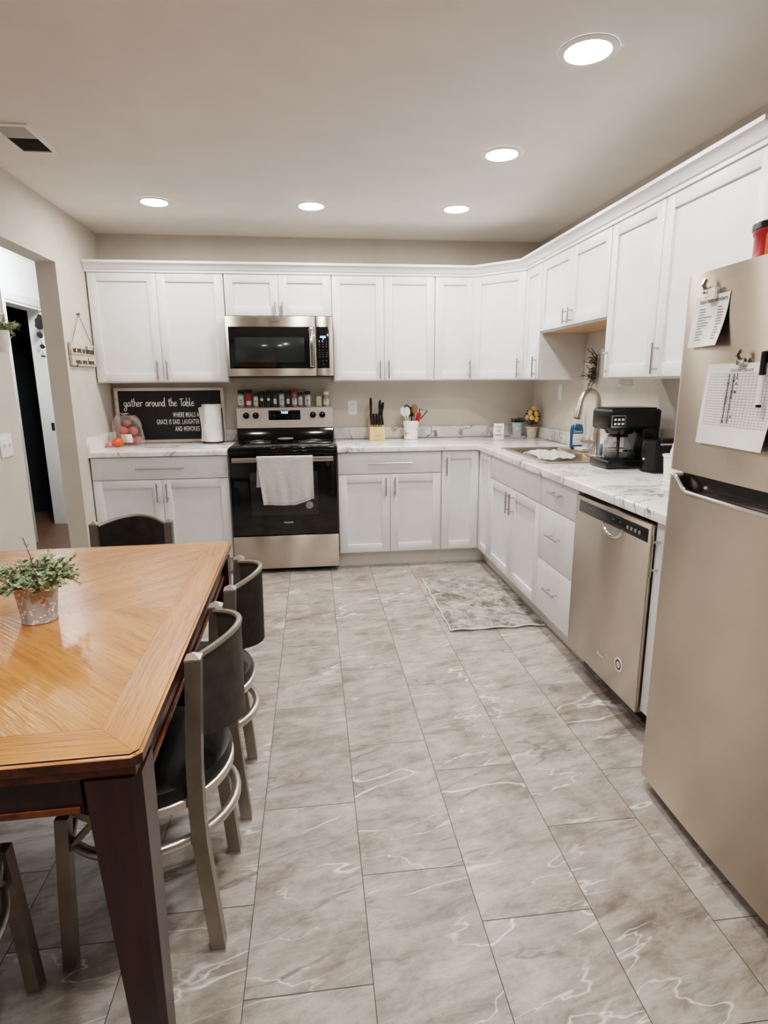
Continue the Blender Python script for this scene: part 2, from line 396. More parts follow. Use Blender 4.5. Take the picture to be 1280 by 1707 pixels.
# ------------------------------------------------------------------ room shell
LX, CE = -132.6, 96.0
def build_floor():
    bm = bmesh.new(); lay = bm.loops.layers.float_color.new('tile'); g = .045; W, L = 11.65, 24.0
    x0 = -80.3; offs = {-4: -88, -3: -106, -2: -92, -1: -113.5, 0: -99.4, 1: -111.2, 2: -94.4, 3: -106.7, 4: -97.3, 5: -112, 6: -90}
    for k in range(-5, 7):
        xa, xb = max(x0 + k * W, LX - 4.6), min(x0 + (k + 1) * W, 0)
        if xb - xa < .3: continue
        y = offs.get(k, -100) % L; y -= L
        while y > -300: y -= L
        while y < 0:
            ya, yb = max(y, -300), min(y + L, 0)
            if yb - ya > .3:
                vs = [bm.verts.new((px * S, py * S, 0)) for px, py in ((xa + g, ya + g), (xb - g, ya + g), (xb - g, yb - g), (xa + g, yb - g))]
                f = bm.faces.new(vs); c = (rnd.random(), rnd.random(), rnd.random(), 1)
                for lp in f.loops: lp[lay] = c
            y += L
    # the dining side, and the joint bed below the tiles
    me = bpy.data.meshes.new('floor'); 
    def q(xa, xb, ya, yb, z, mi):
        f = bm.faces.new([bm.verts.new((a * S, b_ * S, z * S)) for a, b_ in ((xa, ya), (xb, ya), (xb, yb), (xa, yb))]); f.material_index = mi
    q(-137.2, 4, -300, 4, -.03, 1); q(-172, -137.2, -300, -78, -.02, 0)
    bm.to_mesh(me); bm.free(); me.materials.append(FLOOR); me.materials.append(GROUT)
    o = bpy.data.objects.new('floor', me); C.objects.link(o); o['kind'] = 'structure'
build_floor()
struct('floor_hall', B().box(-232, -132.8, -78, 112, -1, -.05), HWOOD)
struct('ceiling', B().box(-232, 5, -300, 112, CE, CE + 4), CEIL)
struct('wall_back', B().box(LX, 4.5, 0, 4.5, 0, CE), WALL)
struct('wall_right', B().box(0, 4.5, -300, 0, 0, CE), WALL)
struct('wall_left', B().cells([-78, -60, -31.6, 112], [0, 82.4, CE], lambda y, z: not (-60 < y < -31.6 and z < 82.4), LX - 4.6, LX, lambda y, z, x: (x, y, z)), WALL)
struct('wall_hall', B().cells([-300, 21.1, 49.9, 112], [0, 80.9, CE], lambda y, z: not (21.1 < y < 49.9 and z < 80.9), -174.6, -170, lambda y, z, x: (x, y, z)), HALLW)
struct('wall_hall_end', B().box(-174.6, LX, 112, 115, 0, CE), HALLW)
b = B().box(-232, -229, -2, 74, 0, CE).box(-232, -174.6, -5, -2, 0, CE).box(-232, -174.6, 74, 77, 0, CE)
struct('wall_rear', B().box(-174.6, 4.5, -300, -296, 0, CE), REARW)  # unseen, added to close the room against world light
struct('wall_hall_light_stop', B().box(-170, -137.25, -82, -78.05, 0, CE), WALL)  # unseen, added to keep hall light out of the dining side
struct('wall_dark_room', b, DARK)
d = struct('door_1', B().box(-174.9, -169.6, 49, 49.8, 0, 80.8).box(-174.9, -169.6, 21.2, 22, 0, 80.8).box(-174.9, -169.6, 22, 49, 80, 80.8), TRIM)
obj('strike_plate', B().box(-171.4, -170.3, 48.85, 49.0, 36.5, 39.5), BMATTE, d)
struct('trim_1', B().box(-170, -169.2, 49.8, 52.4, 0, 83.4, .15).box(-170, -169.2, 18.8, 21.4, 0, 83.4, .15).box(-170, -169.2, 21.4, 49.8, 80.8, 83.4, .15), GREYTRIM)
struct('baseboard_hall', B().box(-170, -169.4, 52.4, 112, 0, 3.6, .15).box(-170, -169.4, -60, 18.8, 0, 3.6, .15), TRIM)
struct('baseboard_left', B().box(LX, LX + .5, -78, -60, 0, 3.4, .15), TRIM)
# crown moulding over the wall cabinets
crown = [(-.6, 83.45), (.35, 83.45), (.35, 84.0), (.7, 84.2), (1.1, 84.9), (1.9, 85.5), (2.2, 85.6), (2.2, 86.2), (-.6, 86.2)]
struct('trim_2', B().sweep([(-132.5, -12.8), (-24.33, -12.8), (-12.8, -24.33), (-12.8, -114.1)], crown), WHITE, 30)

# ------------------------------------------------------------------ cabinets (local: x along the wall, -y out of it)
def shaker(u0, u1, z0, z1, yb, slab=False):
    g = .06; u0 += g; u1 -= g; b = B(); yf = yb - .75; w = 2.3
    if slab: return b.box(u0, u1, yf, yb, z0, z1, .06)
    b.box(u0, u0 + w, yf, yb, z0, z1, .05).box(u1 - w, u1, yf, yb, z0, z1, .05)
    b.box(u0 + w, u1 - w, yf, yb, z0, z0 + w, .05).box(u0 + w, u1 - w, yf, yb, z1 - w, z1, .05)
    return b.box(u0 + w - .1, u1 - w + .1, yf + .42, yb, z0 + w - .1, z1 - w + .1)
def pull(u, z0, z1, yf, horiz=False):
    """bar pull: vertical at u from z0 to z1, or horizontal from z0 to z1 at height u"""
    b = B(); r = .2; yo = yf - 1.15; e = (z1 - z0) * .17
    P = (lambda t, y: (t, y, u)) if horiz else (lambda t, y: (u, y, t))
    b.cyl(P(z0, yo), P(z1, yo), r, None, 10)
    for t in (z0 + e, z1 - e): b.cyl(P(t, yf + .02), P(t, yo), .16, None, 8)
    return b
def put(b, loc, rz): return b.xf(loc, rz) if rz or any(loc) else b
def carcass(w, d, z0, z1, hollow=False):
    if not hollow: return B().box(.02, w - .02, -d, -.03, z0, z1)
    return B().box(.02, .7, -d, -.03, z0, z1).box(w - .7, w - .02, -d, -.03, z0, z1).box(.7, w - .7, -d, -.03, z0, z0 + .7).box(.7, w - .7, -.7, -.03, z0, z1).box(.7, w - .7, -d, -d + .7, z0, z1)
def upper(label, loc, rz, w, h, doors, hl=5.3):
    """doors: (u0, u1, handle u)"""
    t = thing('wall_cabinet', label, 'cabinet', loc, rz, 'white wall cabinets', True)
    obj('carcass', carcass(w, 12, 0, h), CARC, t, 0)
    for u0, u1, hu in doors:
        dr = obj('door', shaker(u0, u1, .35, h - .55, -12.03), WHITE, t, 30)
        obj('handle', pull(hu, .75, .75 + hl, -12.78), NICKEL, dr)
    return t
def base_cab(label, loc, rz, w, fronts, hollow=False):
    """fronts: ('door'|'drawer'|'panel', u0, u1, z0, z1, handle args or None)"""
    t = thing('base_cabinet', label, 'cabinet', loc, rz, 'white base cabinets', True)
    obj('carcass', carcass(w, 24, 4.6, 34.4, hollow), CARC, t, 0)
    obj('toe_kick', B().box(.02, w - .02, -21.6, -20.9, 0, 4.55), CARC, t, 0)
    for kind, u0, u1, z0, z1, hd in fronts:
        f = obj({'door': 'door', 'drawer': 'drawer', 'panel': 'false_drawer_front'}[kind], shaker(u0, u1, z0, z1, -24.03, kind != 'door'), WHITE, t, 30)
        if hd: obj('handle', pull(*hd), NICKEL, f)
    return t
W9 = R(-90)
upper('wide two-door white wall cabinet above the black lettered sign', (-132.45, 0, 54), 0, 36.4, 30, [(0.3, 18.3, 17.0), (18.3, 36.3, 19.6)])
upper('short two-door white wall cabinet directly above the microwave', (-96, 0, 72), 0, 30, 12, [(.1, 15, 14.0), (15, 29.9, 16.0)], 3.3)
upper('two-door white wall cabinet above the knife block', (-66, 0, 54), 0, 30, 30, [(.1, 15, 13.7), (15, 29.9, 16.3)])
upper('narrow single-door white wall cabinet above the utensil crock', (-36, 0, 54), 0, 12, 30, [(.1, 11.9, 10.7)])
t = thing('wall_cabinet', 'diagonal corner white wall cabinet above the lemon tree', 'cabinet', (0, 0, 54), 0, 'white wall cabinets')
obj('carcass', B().prism([(-.03, -.03), (-23.98, -.03), (-23.98, -12), (-12, -23.98), (-.03, -23.98)], 54, 84), CARC, t, 0)
dr = obj('door', shaker(.25, 16.7, .35, 29.45, -.03).xf((-24, -12, 54), R(-45)), WHITE, t, 30)
obj('handle', pull(15.3, .75, 6.05, -.78).xf((-24, -12, 54), R(-45)), NICKEL, dr)
upper('slim single-door white wall cabinet between corner cabinet and sink cabinet', (0, -24, 54), W9, 12, 30, [(.35, 11.9, 10.5)])
t = upper('short two-door white wall cabinet over the sink', (0, -36, 66), W9, 36, 18, [(.1, 18, 16.6), (18, 35.9, 19.4)], 3.3)
obj('underside_panel', B().box(.1, 35.9, -12, -.1, -.12, -.01), BEECH, t, 0)
upper('tall single-door white wall cabinet above the coffee maker', (0, -72, 54), W9, 18, 30, [(.1, 17.9, 1.4)])
upper('wide single-door white wall cabinet behind the top of the refrigerator', (0, -90, 54), W9, 24.1, 30, [(.1, 24, 1.5)])

dd = lambda w: [('drawer', .15, w - .15, 28.15, 34.2, (31.2, w / 2 - 6.4, w / 2 + 6.4, -24.78, True)), ('door', .15, w / 2, 5, 27.95, (w / 2 - 1.3, 21.8, 27.1, -24.78)), ('door', w / 2, w - .15, 5, 27.95, (w / 2 + 1.3, 21.8, 27.1, -24.78))]
base_cab('white base cabinet under the black lettered sign with drawer and two doors', (-132.45, 0, 0), 0, 36.4, dd(36.4))
base_cab('white base cabinet under the knife block with drawer and two doors', (-66, 0, 0), 0, 30, dd(30))
t = thing('base_cabinet', 'inner corner white base cabinet with two folding doors', 'cabinet', (0, 0, 0), 0, 'white base cabinets')
obj('carcass', B().prism([(-.03, -.03), (-35.98, -.03), (-35.98, -24), (-24, -24), (-24, -35.98), (-.03, -35.98)], 4.6, 34.4), CARC, t, 0)
obj('toe_kick', B().box(-35.98, -21, -21.6, -20.9, 0, 4.55).box(-21.6, -20.9, -35.98, -21.6, 0, 4.55), CARC, t, 0)
dr = obj('door', shaker(-35.85, -24.85, 5, 34.2, -24.03), WHITE, t, 30); obj('handle', pull(-34.6, 27.2, 32.5, -24.78), NICKEL, dr)
obj('door', shaker(.85, 11.85, 5, 34.2, -.03).xf((-24, -24, 0), W9), WHITE, t, 30)
base_cab('white sink base cabinet with false drawer front and two doors', (0, -36, 0), W9, 36, [('panel', .15, 35.85, 28.15, 34.2, None), ('door', .15, 18, 5, 27.95, (16.7, 21.8, 27.1, -24.78)), ('door', 18, 35.85, 5, 27.95, (19.3, 21.8, 27.1, -24.78))], True)
base_cab('white three-drawer base cabinet between sink cabinet and dishwasher', (0, -72, 0), W9, 18.2, [('drawer', .15, 18, z0, z1, ((z0 + z1) / 2 + .6, 6.3, 11.7, -24.78, True)) for z0, z1 in ((28.15, 34.2), (16.55, 27.95), (5, 16.35))])
base_cab('narrow white base cabinet between dishwasher and refrigerator', (0, -114.9, 0), W9, 8.4, [('door', .15, 8.2, 5, 34.2, (1.2, 26.4, 32.6, -24.78))])

# ------------------------------------------------------------------ counters
t = thing('countertop', 'white marbled countertop holding the black lettered sign', 'countertop', (-114, -12, 34.5))
obj('slab', B().cells([-132.5, -96.05], [-25.6, -.05], lambda u, v: True, 34.5, 36, lambda u, v, w: (u, v, w), .45), MARBLE, t)
obj('backsplash', B().box(-131.7, -96.05, -.8, -.05, 36.02, 39.6, .2), MARBLE, t)
def side_splash():
    poly = [(-25.65, 34.4), (-25.7, 37.2), (-25.3, 38.5), (-24.4, 39.4), (-23, 39.7), (-.9, 39.7), (-.9, 36.05), (-25.0, 36.05), (-25.62, 35.6)]
    b = B(); b.skin([b.ring([(x, y, z) for y, z in poly]) for x in (-132.55, -131.75)]); return b
obj('side_splash', side_splash(), MARBLE, t)
t = thing('countertop', 'L-shaped white marbled countertop running around the corner past the sink', 'countertop', (-12, -12, 34.5))
def in_top(x, y):
    return (y > -25.6 or x > -25.6) and not (-21.9 < x < -3.6 and -67.3 < y < -37.7)
obj('slab', B().cells([-65.95, -25.6, -21.9, -3.6, -.05], [-123.4, -67.3, -37.7, -25.6, -.05], in_top, 34.5, 36, lambda u, v, w: (u, v, w), .4), MARBLE, t)
obj('backsplash', B().box(-65.95, -.05, -.8, -.05, 36.02, 39.6, .2), MARBLE, t)
obj('backsplash', B().box(-.8, -.05, -123.4, -.85, 36.02, 39.6, .2), MARBLE, t)

# ------------------------------------------------------------------ sink, faucet
t = thing('kitchen_sink', 'double-bowl stainless drop-in sink set in the counter', 'sink', (-12.5, -52.5, 36))
obj('rim', B().cells([-22.6, -21.2, -7, -2.9], [-68, -66.6, -53.2, -51.8, -38.4, -37], lambda x, y: not (-21.2 < x < -7 and (-66.6 < y < -53.2 or -51.8 < y < -38.4)), 36.02, 36.3, lambda u, v, w: (u, v, w), .1), SINKM, t)
for y0, y1 in ((-66.6, -53.2), (-51.8, -38.4)):
    b = B(); P = lambda i, z: [(-21.2 + i, y0 + i, z), (-7 - i, y0 + i, z), (-7 - i, y1 - i, z), (-21.2 + i, y1 - i, z)]
    b.skin([b.ring(P(0, 36.2)), b.ring(P(.25, 35.6)), b.ring(P(.6, 29.4)), b.ring(P(1.6, 28.8))], True, False); b.bm.faces.new(list(b.bm.verts)[-4:])
    bw = obj('bowl', b, BOWLM, t, 50)
    obj('drain', B().lathe((-14, (y0 + y1) / 2, 28.8), [(1.7, .02), (1.7, .12), (1.2, .12), (1.1, .04)], 20), CHROME, bw)
t = thing('faucet', 'tall brushed nickel gooseneck faucet behind the sink', 'faucet', (-4.4, -54.6, 36.3))
fx, fy = -4.4, -54.6
obj('base', B().lathe((fx, fy, 36.32), [(1.15, 0), (1.15, .25), (.95, .6), (.85, 3.5), (.72, 5.8), (.62, 6.4)], 22), NICKEL, t)
arc = [(fx, fy, 42.5), (fx, fy, 46.5)]
for i in range(13):
    a = math.pi * i / 12 * .93; arc.append((fx - 2.75 * (1 - math.cos(a)), fy - .9 * (1 - math.cos(a)), 47.9 + 3.5 * math.sin(a)))
obj('spout', B().tube(arc, .62, 14), NICKEL, t)
e = Vector(arc[-1]); dn = Vector((-.22, -.07, -1)).normalized()
h = obj('spray_head', B().tube([e, e + dn * .5, e + dn * 2.6, e + dn * 3.7], [.6, .68, .86, .82], 16), NICKEL, t)
obj('nozzle', B().cyl(e + dn * 3.7, e + dn * 3.82, .7, None, 16), BMATTE, h)
obj('lever', B().tube([(fx - .6, fy, 39.2), (fx - 2.4, fy - .2, 39.3), (fx - 4.1, fy - .5, 39.6)], [.55, .42, .3], 12, False, .7), NICKEL, t)

# ------------------------------------------------------------------ range
def logo(b, x, y, z, w, u=(1, 0, 0)):
    b.text('Whirlpool', (x, y, z), u, (0, 0, 1), w * .24, 'CENTER', 1.0, .02)
    u = Vector(u); o = Vector((x, y, z))
    pts = [o + u * (w * .52 * math.cos(a) + .05 * w) + Vector((0, 0, w * .09 * math.sin(a) - .02 * w)) for a in [R(200 + i * 15) for i in range(17)]]
    return b.tube(pts, w * .012, 5)
t = thing('kitchen_range', 'freestanding stainless and black electric range between the base cabinets', 'range', (-81, -13, 0))
X0, X1 = -95.9, -66.1
obj('body', B().box(X0 + .05, X1 - .05, -24, -.6, 2, 35.3).box(X0 + 1, X1 - 1, -22, -2, 0, 2), BMATTE, t, 0)
obj('storage_drawer', B().box(X0 + .05, X1 - .05, -26.0, -24.02, 1.5, 11.2, .18), STEEL, t)
dr = obj('oven_door', B().box(X0 + .1, X1 - .1, -26.0, -24.02, 11.45, 33.9, .25), BGLASS, t)
obj('oven_window', B().box(X0 + 5.6, X1 - 5.6, -26.04, -25.9, 17.2, 29.5, .03), WINDK, dr)
obj('handle', B().box(X0 + 1.2, X1 - 1.2, -28.5, -28.0, 32.6, 33.85, .12).box(X0 + 2.2, X0 + 3.2, -28.0, -25.9, 32.8, 33.6).box(X1 - 3.2, X1 - 2.2, -28.0, -25.9, 32.8, 33.6), STEELP, dr)
obj('logo', logo(B(), -80.3, -26.06, 15.1, 2.6), CHROME, dr)
st = obj('sticker', B().cyl((-74.2, -26.02, 19.9), (-74.2, -26.1, 19.9), 1.05, None, 24), INKL, dr)
obj('sticker_print', B().text('1', (-74.2, -26.13, 20.1), (1, 0, 0), (0, 0, 1), .7).text('YEAR', (-74.2, -26.13, 19.4), (1, 0, 0), (0, 0, 1), .45), INK, st)
ck = obj('cooktop', B().box(X0, X1, -26.1, -3.2, 35.35, 36.35, .22).box(X0 + .1, X1 - .1, -26.0, -24.0, 34.1, 35.4, .1), BGLASS, t)
for (cx, cy, r) in ((-88.5, -19, 3.8), (-74, -19, 4.6), (-88.5, -9.5, 3.1), (-74, -9.5, 3.1)):
    pts = [(cx + r * math.cos(a), cy + r * math.sin(a), 36.36) for a in [2 * math.pi * i / 32 for i in range(32)]]
    obj('burner_ring', B().tube(pts, .04, 4, True), GREYB, ck)
def bg():
    prof = [(-3.3, 36.36), (-3.0, 38.4), (-2.6, 40.0), (-.7, 40.0), (-.7, 36.36)]
    b = B(); b.skin([b.ring([(x, y, z) for y, z in prof]) for x in (X0 + .2, X1 - .2)]); return b
obj('lower_backguard', bg(), BGLASS, t)
def bp():
    prof = [(-2.9, 40.05), (-2.5, 46.1), (-2.2, 46.35), (-.65, 46.35), (-.65, 40.05)]
    b = B(); b.skin([b.ring([(x, y, z) for y, z in prof]) for x in (X0 + .15, X1 - .15)]); return b
cp = obj('control_panel', bp(), mat('range_panel_steel', (222, 213, 204), .38, .45, .02), t)
ds = obj('display', B().box(-86.1, -76.3, -2.84, -2.5, 42.4, 45.4, .06), BGLASS, cp)
obj('digits', B().text('10:25', (-81.2, -2.88, 44.7), (1, 0, 0), (0, 0, 1), .95), BLED, ds)
b = B()
for i in range(3):
    for j in range(3): b.text('oo-+o=oo-'[i * 3 + j], (-78.6 + i * .75, -2.87, 43.1 + j * .75), (1, 0, 0), (0, 0, 1), .5)
b.text('o', (-84.2, -2.87, 43.8), (1, 0, 0), (0, 0, 1), .8).text('- -', (-81.2, -2.87, 43.0), (1, 0, 0), (0, 0, 1), .6)
obj('buttons', b, INKL, ds)
for kx in (-92.9, -90.0, -72.4, -69.5):
    kb = obj('knob', B().cyl((kx, -2.7, 43.9), (kx, -3.1, 43.9), .98, .95, 22).cyl((kx, -3.1, 43.9), (kx, -3.9, 43.87), .78, .68, 22).box(kx - .15, kx + .15, -4.2, -3.85, 43.15, 44.6, .06), BPLAST, cp)
    obj('knob_mark', B().box(kx - .05, kx + .05, -4.25, -4.19, 44.1, 44.55), LETTER, kb)

# ------------------------------------------------------------------ microwave
t = thing('microwave', 'stainless over-the-range microwave with dark window', 'microwave', (-81, -8, 55.3))
obj('body', B().box(-95.9, -66.1, -14.4, -.1, 55.5, 71.9), BMATTE, t, 0)
obj('vent_base', B().box(-95.6, -66.4, -15.4, -1, 54.95, 55.45, .1), GREYB, t)
dr = obj('door', B().box(-95.9, -70.95, -16.3, -14.42, 55.6, 71.85, .2), STEEL, t)
w = obj('window', B().box(-95.1, -71.25, -16.36, -16.1, 57.7, 69.1, .1), BGLASS, dr)
obj('window_screen', B().box(-93.4, -74.2, -16.39, -16.3, 59.4, 66.2, .03), WINDK, w)
obj('handle', B().box(-72.75, -71.5, -17.7, -17.15, 58.0, 68.8, .22, 3).box(-72.5, -71.8, -17.2, -16.3, 58.6, 59.3).box(-72.5, -71.8, -17.2, -16.3, 67.4, 68.1), CHROME, dr)
obj('logo', logo(B(), -82.3, -16.33, 70.5, 2.7), CHROME, dr)
cp = obj('control_panel', B().box(-70.85, -66.1, -16.3, -14.42, 55.6, 71.85, .2), STEEL, t)
ds = obj('keypad', B().box(-70.75, -67.2, -16.36, -16.1, 57.7, 69.1, .1), BGLASS, cp)
obj('digits', B().text('10:25', (-68.95, -16.4, 66.3), (1, 0, 0), (0, 0, 1), .75), BLED, ds)
b = B()
for j, zz in enumerate((65.0, 64.3, 63.6, 62.7, 62.1, 61.5, 60.9, 59.8, 58.9)):
    for i in range(3): b.text('1234567890+-ooo===xxx-oo-o-'[(j * 3 + i)], (-69.9 + i * .95, -16.39, zz), (1, 0, 0), (0, 0, 1), .5)
obj('buttons', b, INKL, ds)

# ------------------------------------------------------------------ dishwasher (front faces -x)
t = thing('dishwasher', 'stainless dishwasher between the drawers and the narrow cabinet', 'dishwasher', (-12, -102.5, 0))
Y0, Y1 = -114.75, -90.35
obj('tub', B().box(-23.9, -.3, Y0 + .1, Y1 - .1, 4.4, 34.3), BMATTE, t, 0)
obj('toe_kick', B().box(-21, -20.4, Y0 + .1, Y1 - .1, .02, 4.3), BMATTE, t, 0)
fr = obj('door', B().box(-25.4, -23.92, Y0, Y1, 4.3, 33.7, .2), STEEL, t)
cp = obj('control_panel', B().box(-25.46, -25.2, Y0 + .6, Y1 - 1.6, 30.9, 33.0, .12), BPLAST, fr)
b = B(); v = (0, -1, 0)
for i, yy in enumerate((-94.2, -96.4, -98.2, -104.2, -106.4)): b.text(('----', 'ooo', '===', 'ooo', 'o o')[i], (-25.5, yy, 32.2), v, (0, 0, 1), .5)
for i in range(4): b.cyl((-25.45, -108.6 - i * 1.1, 31.9), (-25.5, -108.6 - i * 1.1, 31.9), .32, None, 12)
obj('buttons', b, INKL, cp)
b = B(); n = 20
rim_ = [(-25.42, -104 + 3.0 * math.cos(a), 31.0 + 1.75 * math.sin(a)) for a in [math.pi + math.pi * i / n for i in range(n + 1)]]
b.tube(rim_, .22, 8); hp = obj('pocket_handle', b, CHROME, fr)
b = B(); b.sheet(lambda u, w_: (-25.43 + .5 * math.sin(math.pi * u) * 0 , -104 + 2.9 * (1 - w_ * .0) * math.cos(math.pi + math.pi * u) * w_, 31.0 + 1.65 * math.sin(math.pi + math.pi * u) * w_), 20, 5)
obj('pocket', b, CHAIRL, hp)
obj('logo', logo(B(), -25.44, -103.4, 8.5, 2.7, (0, -1, 0)), CHROME, fr)
st = obj('sticker', B().cyl((-25.4, -109.2, 9.5), (-25.46, -109.2, 9.5), 1.15, None, 24), LETTER, fr)
obj('sticker_print', B().lathe((0, 0, 0), [(.85, 0), (.55, 0)], 20, False).xf((-25.49, -109.2, 9.5), 0, 0, R(90)).text('S', (-25.49, -109.2, 9.5), v, (0, 0, 1), .8), INK, st)

# ------------------------------------------------------------------ refrigerator (front faces -x)
t = thing('refrigerator', 'tall stainless top-freezer refrigerator beside the counter', 'refrigerator', (-15, -139, 0))
FY1, FY0 = -124.4, -154.2
def fx_(y):
    e_ = min(FY1 - y, y - FY0); yc = (FY0 + FY1) / 2; x = -30.0 - .45 * (1 - ((y - yc) / 14.9) ** 2)
    if e_ < .9: x += .9 - math.sqrt(max(0, .81 - (.9 - e_) ** 2))
    return x
ys = [FY1 - d_ for d_ in (0, .1, .25, .45, .7, .95)] + [FY1 - 1 - i * .2 for i in range(20)] + [FY1 - 5 - i * (23.8 / 24) for i in range(25)] + [FY0 + d_ for d_ in (.95, .7, .45, .25, .1, 0)]
obj('cabinet', B().box(-26.4, -1.2, FY0 + .1, FY1 - .1, 1.0, 64.9, .15), GREYB, t)
obj('grille', B().box(-27.4, -26.4, FY0 + .6, FY1 - .6, .3, 1.9), BMATTE, t)
def door_shell(zlo, zhi):
    b = B(); rings = []
    for y in ys:
        zt = zhi(y) if callable(zhi) else zhi
        rings.append(b.ring([(fx_(y), y, zlo), (fx_(y), y, zt), (-26.5, y, zt), (-26.5, y, zlo)]))
    return b.skin(rings)
obj('freezer_door', door_shell(43.35, 65.0), FRIDGE, t, 30)
def ztop(y):
    s_ = min(1, max(0, (FY1 - 1.4 - y) / 3.0)); s_ = s_ * s_ * (3 - 2 * s_); return 42.75 - 1.55 * s_
ld = obj('fridge_door', door_shell(2.0, ztop), FRIDGE, t, 30)
obj('handle_recess', B().box(-29.0, -26.5, FY0 + .5, FY1 - 1.6, 41.0, 43.0), BPLAST, ld, 0)
obj('handle_trim', B().tube([(fx_(y) - .05, y, ztop(y) + .02) for y in [FY1 - .9 - i * .2 for i in range(142)]], .24, 8), CHROME, ld)
obj('hinge_cover', B().box(-28.9, -27.2, FY1 - 2.4, FY1 - 1.0, 42.85, 43.3, .1), NICKEL, t)

# papers on the refrigerator
Uy, Uz = (0, -1, 0), (0, 0, 1)
def paper(name, label, y0, y1, z0, z1, curl, tilt):
    th = thing(name, label, 'paper', (fx_((y0 + y1) / 2), (y0 + y1) / 2, z0))
    def fn(u, w):
        y = y0 + (y1 - y0) * u; z = z1 + (z0 - z1) * w
        return (fx_(y) - .06 - curl * (w ** 2) * (.5 + u * .8) - .12 * math.sin(u * 5 + w * 3) * w, y + tilt * w, z)
    obj('sheet', B().sheet(fn, 14, 14), PAPER, th)
    return th, fn
def on_paper(fn, off=-.04):
    return lambda u, w: tuple(Vector(fn(u, w)) + Vector((off, 0, 0)))
th, fn = paper('phone_list', 'crumpled white sheet of phone numbers clipped near the refrigerator top', -126.9, -132.6, 57.2, 62.4, .55, .35)
pp = on_paper(fn)
b = B(); b.text('Important Numbers', (0, 0, 0), Uy, Uz, 1, 'CENTER', 1, .012, lambda x, y: pp(.55 + x * .1, .1 - y * .12))
obj('heading', b, INK, th)
b = B()
for i in range(12):
    wv = .24 + i * .055; ln = rnd.uniform(.12, .4)
    for u0, u1 in ((.18, .18 + ln), (.72, .72 + rnd.uniform(.12, .2))):
        b.bm.faces.new([b.bm.verts.new(pp(*q)) for q in ((u0, wv), (u1, wv), (u1, wv + .018), (u0, wv + .018))])
obj('printed_line', b, INKL, th)['kind'] = 'stuff'
obj('folded_tab', B().box(-31.0, -30.75, -131.0, -129.9, 61.9, 63.0), PAPER, th)
th, fn = paper('chore_chart', 'large white chore chart grid clipped low on the freezer door', -130.3, -140.7, 47.0, 55.3, .35, .55)
pc = on_paper(fn)
b = B(); b.text('CHORE CHART', (0, 0, 0), Uy, Uz, 1, 'CENTER', 1, .01, lambda x, y: pc(.52 + x * .045, .085 - y * .05))
obj('heading', b, INKL, th)
b = B()
def strip(b, q0, q1, wd):
    (u0, w0), (u1, w1) = q0, q1; n = 8; hor = abs(u1 - u0) > abs(w1 - w0)
    prev = None
    for i in range(n + 1):
        u, w = u0 + (u1 - u0) * i / n, w0 + (w1 - w0) * i / n
        a = b.bm.verts.new(pc(u, w)); c_ = b.bm.verts.new(pc(u, w + wd) if hor else pc(u + wd, w))
        if prev: b.bm.faces.new((prev[0], a, c_, prev[1]))
        prev = (a, c_)
for i in range(20): strip(b, (.07, .12 + i * .033), (.97, .12 + i * .033), .0035)
for u in [.07, .34] + [.40 + i * .0475 for i in range(13)]: strip(b, (u, .12), (u, .747), .003)
obj('grid', b, INKL, th)
b = B()
for col in (.345, .41, .455):
    for i in range(18):
        if col > .45 and rnd.random() < .55: continue
        b.text(rnd.choice('KSBMGAR'), (0, 0, 0), Uy, Uz, 1, 'CENTER', 1, .03, (lambda cu_, wi: lambda x, y: pc(cu_ + x * .04, wi - y * .04))(col + .02, .14 + i * .033))
obj('handwriting', b, INK, th)['kind'] = 'stuff'
def clip(label, y, z):
    th = thing('magnetic_clip', label, 'clip', (-30.8, y, z), 0, 'magnetic clips on the freezer door')
    x = fx_(y) - .08
    obj('jaw', B().box(x - .45, x, y - .6, y + .6, z - .7, z, .08), CHROME, th)
    obj('lever', B().tube([(x - .45, y, z - .2), (x - .75, y, z + .25), (x - .5, y, z + .7)], .3, 8, False, .5), CHROME, th)
clip('chrome magnetic clip holding the crumpled phone list', -129.2, 63.3); clip('chrome magnetic clip holding the chore chart', -135.8, 55.8)
th = thing('marker', 'black-capped white dry-erase marker over the chore chart', 'marker', (-31.2, -139.1, 51.2))
obj('barrel', B().cyl((-31.35, -139.5, 51.4), (-31.2, -139.3, 54.1), .25, None, 14), PAPER, th)
obj('cap', B().cyl((-31.2, -139.3, 54.1), (-31.1, -139.15, 56.2), .31, .28, 14).box(-31.0, -30.55, -139.9, -138.8, 55.2, 56.3, .1), BPLAST, th)
obj('end_plug', B().cyl((-31.37, -139.52, 51.15), (-31.35, -139.5, 51.4), .24, None, 14), BPLAST, th)

# coffee can on the refrigerator
cx, cy, cz = -21.1, -127.3, 65.02
t = thing('coffee_can', 'red plastic ground-coffee tub with black lid on the refrigerator', 'canister', (cx, cy, cz))
obj('tub', B().lathe((cx, cy, cz), [(2.7, 0), (2.9, .2), (2.9, .8), (2.75, 1.0), (2.75, 3.9), (2.9, 4.1), (2.95, 4.5), (2.7, 4.6)], 36), RED, t)
ang = math.atan2(-190 - cy, -72 - cx) + .2
wrap = lambda r, z0: (lambda x, y: (cx + r * math.cos(ang + x / r), cy + r * math.sin(ang + x / r), z0 + y))
b = B(); wr = wrap(2.8, cz + 2.7); b.sheet(lambda u, w: wr((u - .5) * 4.4, (w - .5) * 2.9), 18, 2); lb = obj('paper_label', b, REDL, t)
wr2 = wrap(2.84, cz + 2.7); b = B()
b.text('FOLGERS', (0, 0, 0), Uy, Uz, .95, 'CENTER', .9, .02, lambda x, y: wr2(x, y + .45)).text('CLASSIC', (0, 0, 0), Uy, Uz, .8, 'CENTER', .9, .02, lambda x, y: wr2(x, y - .45))
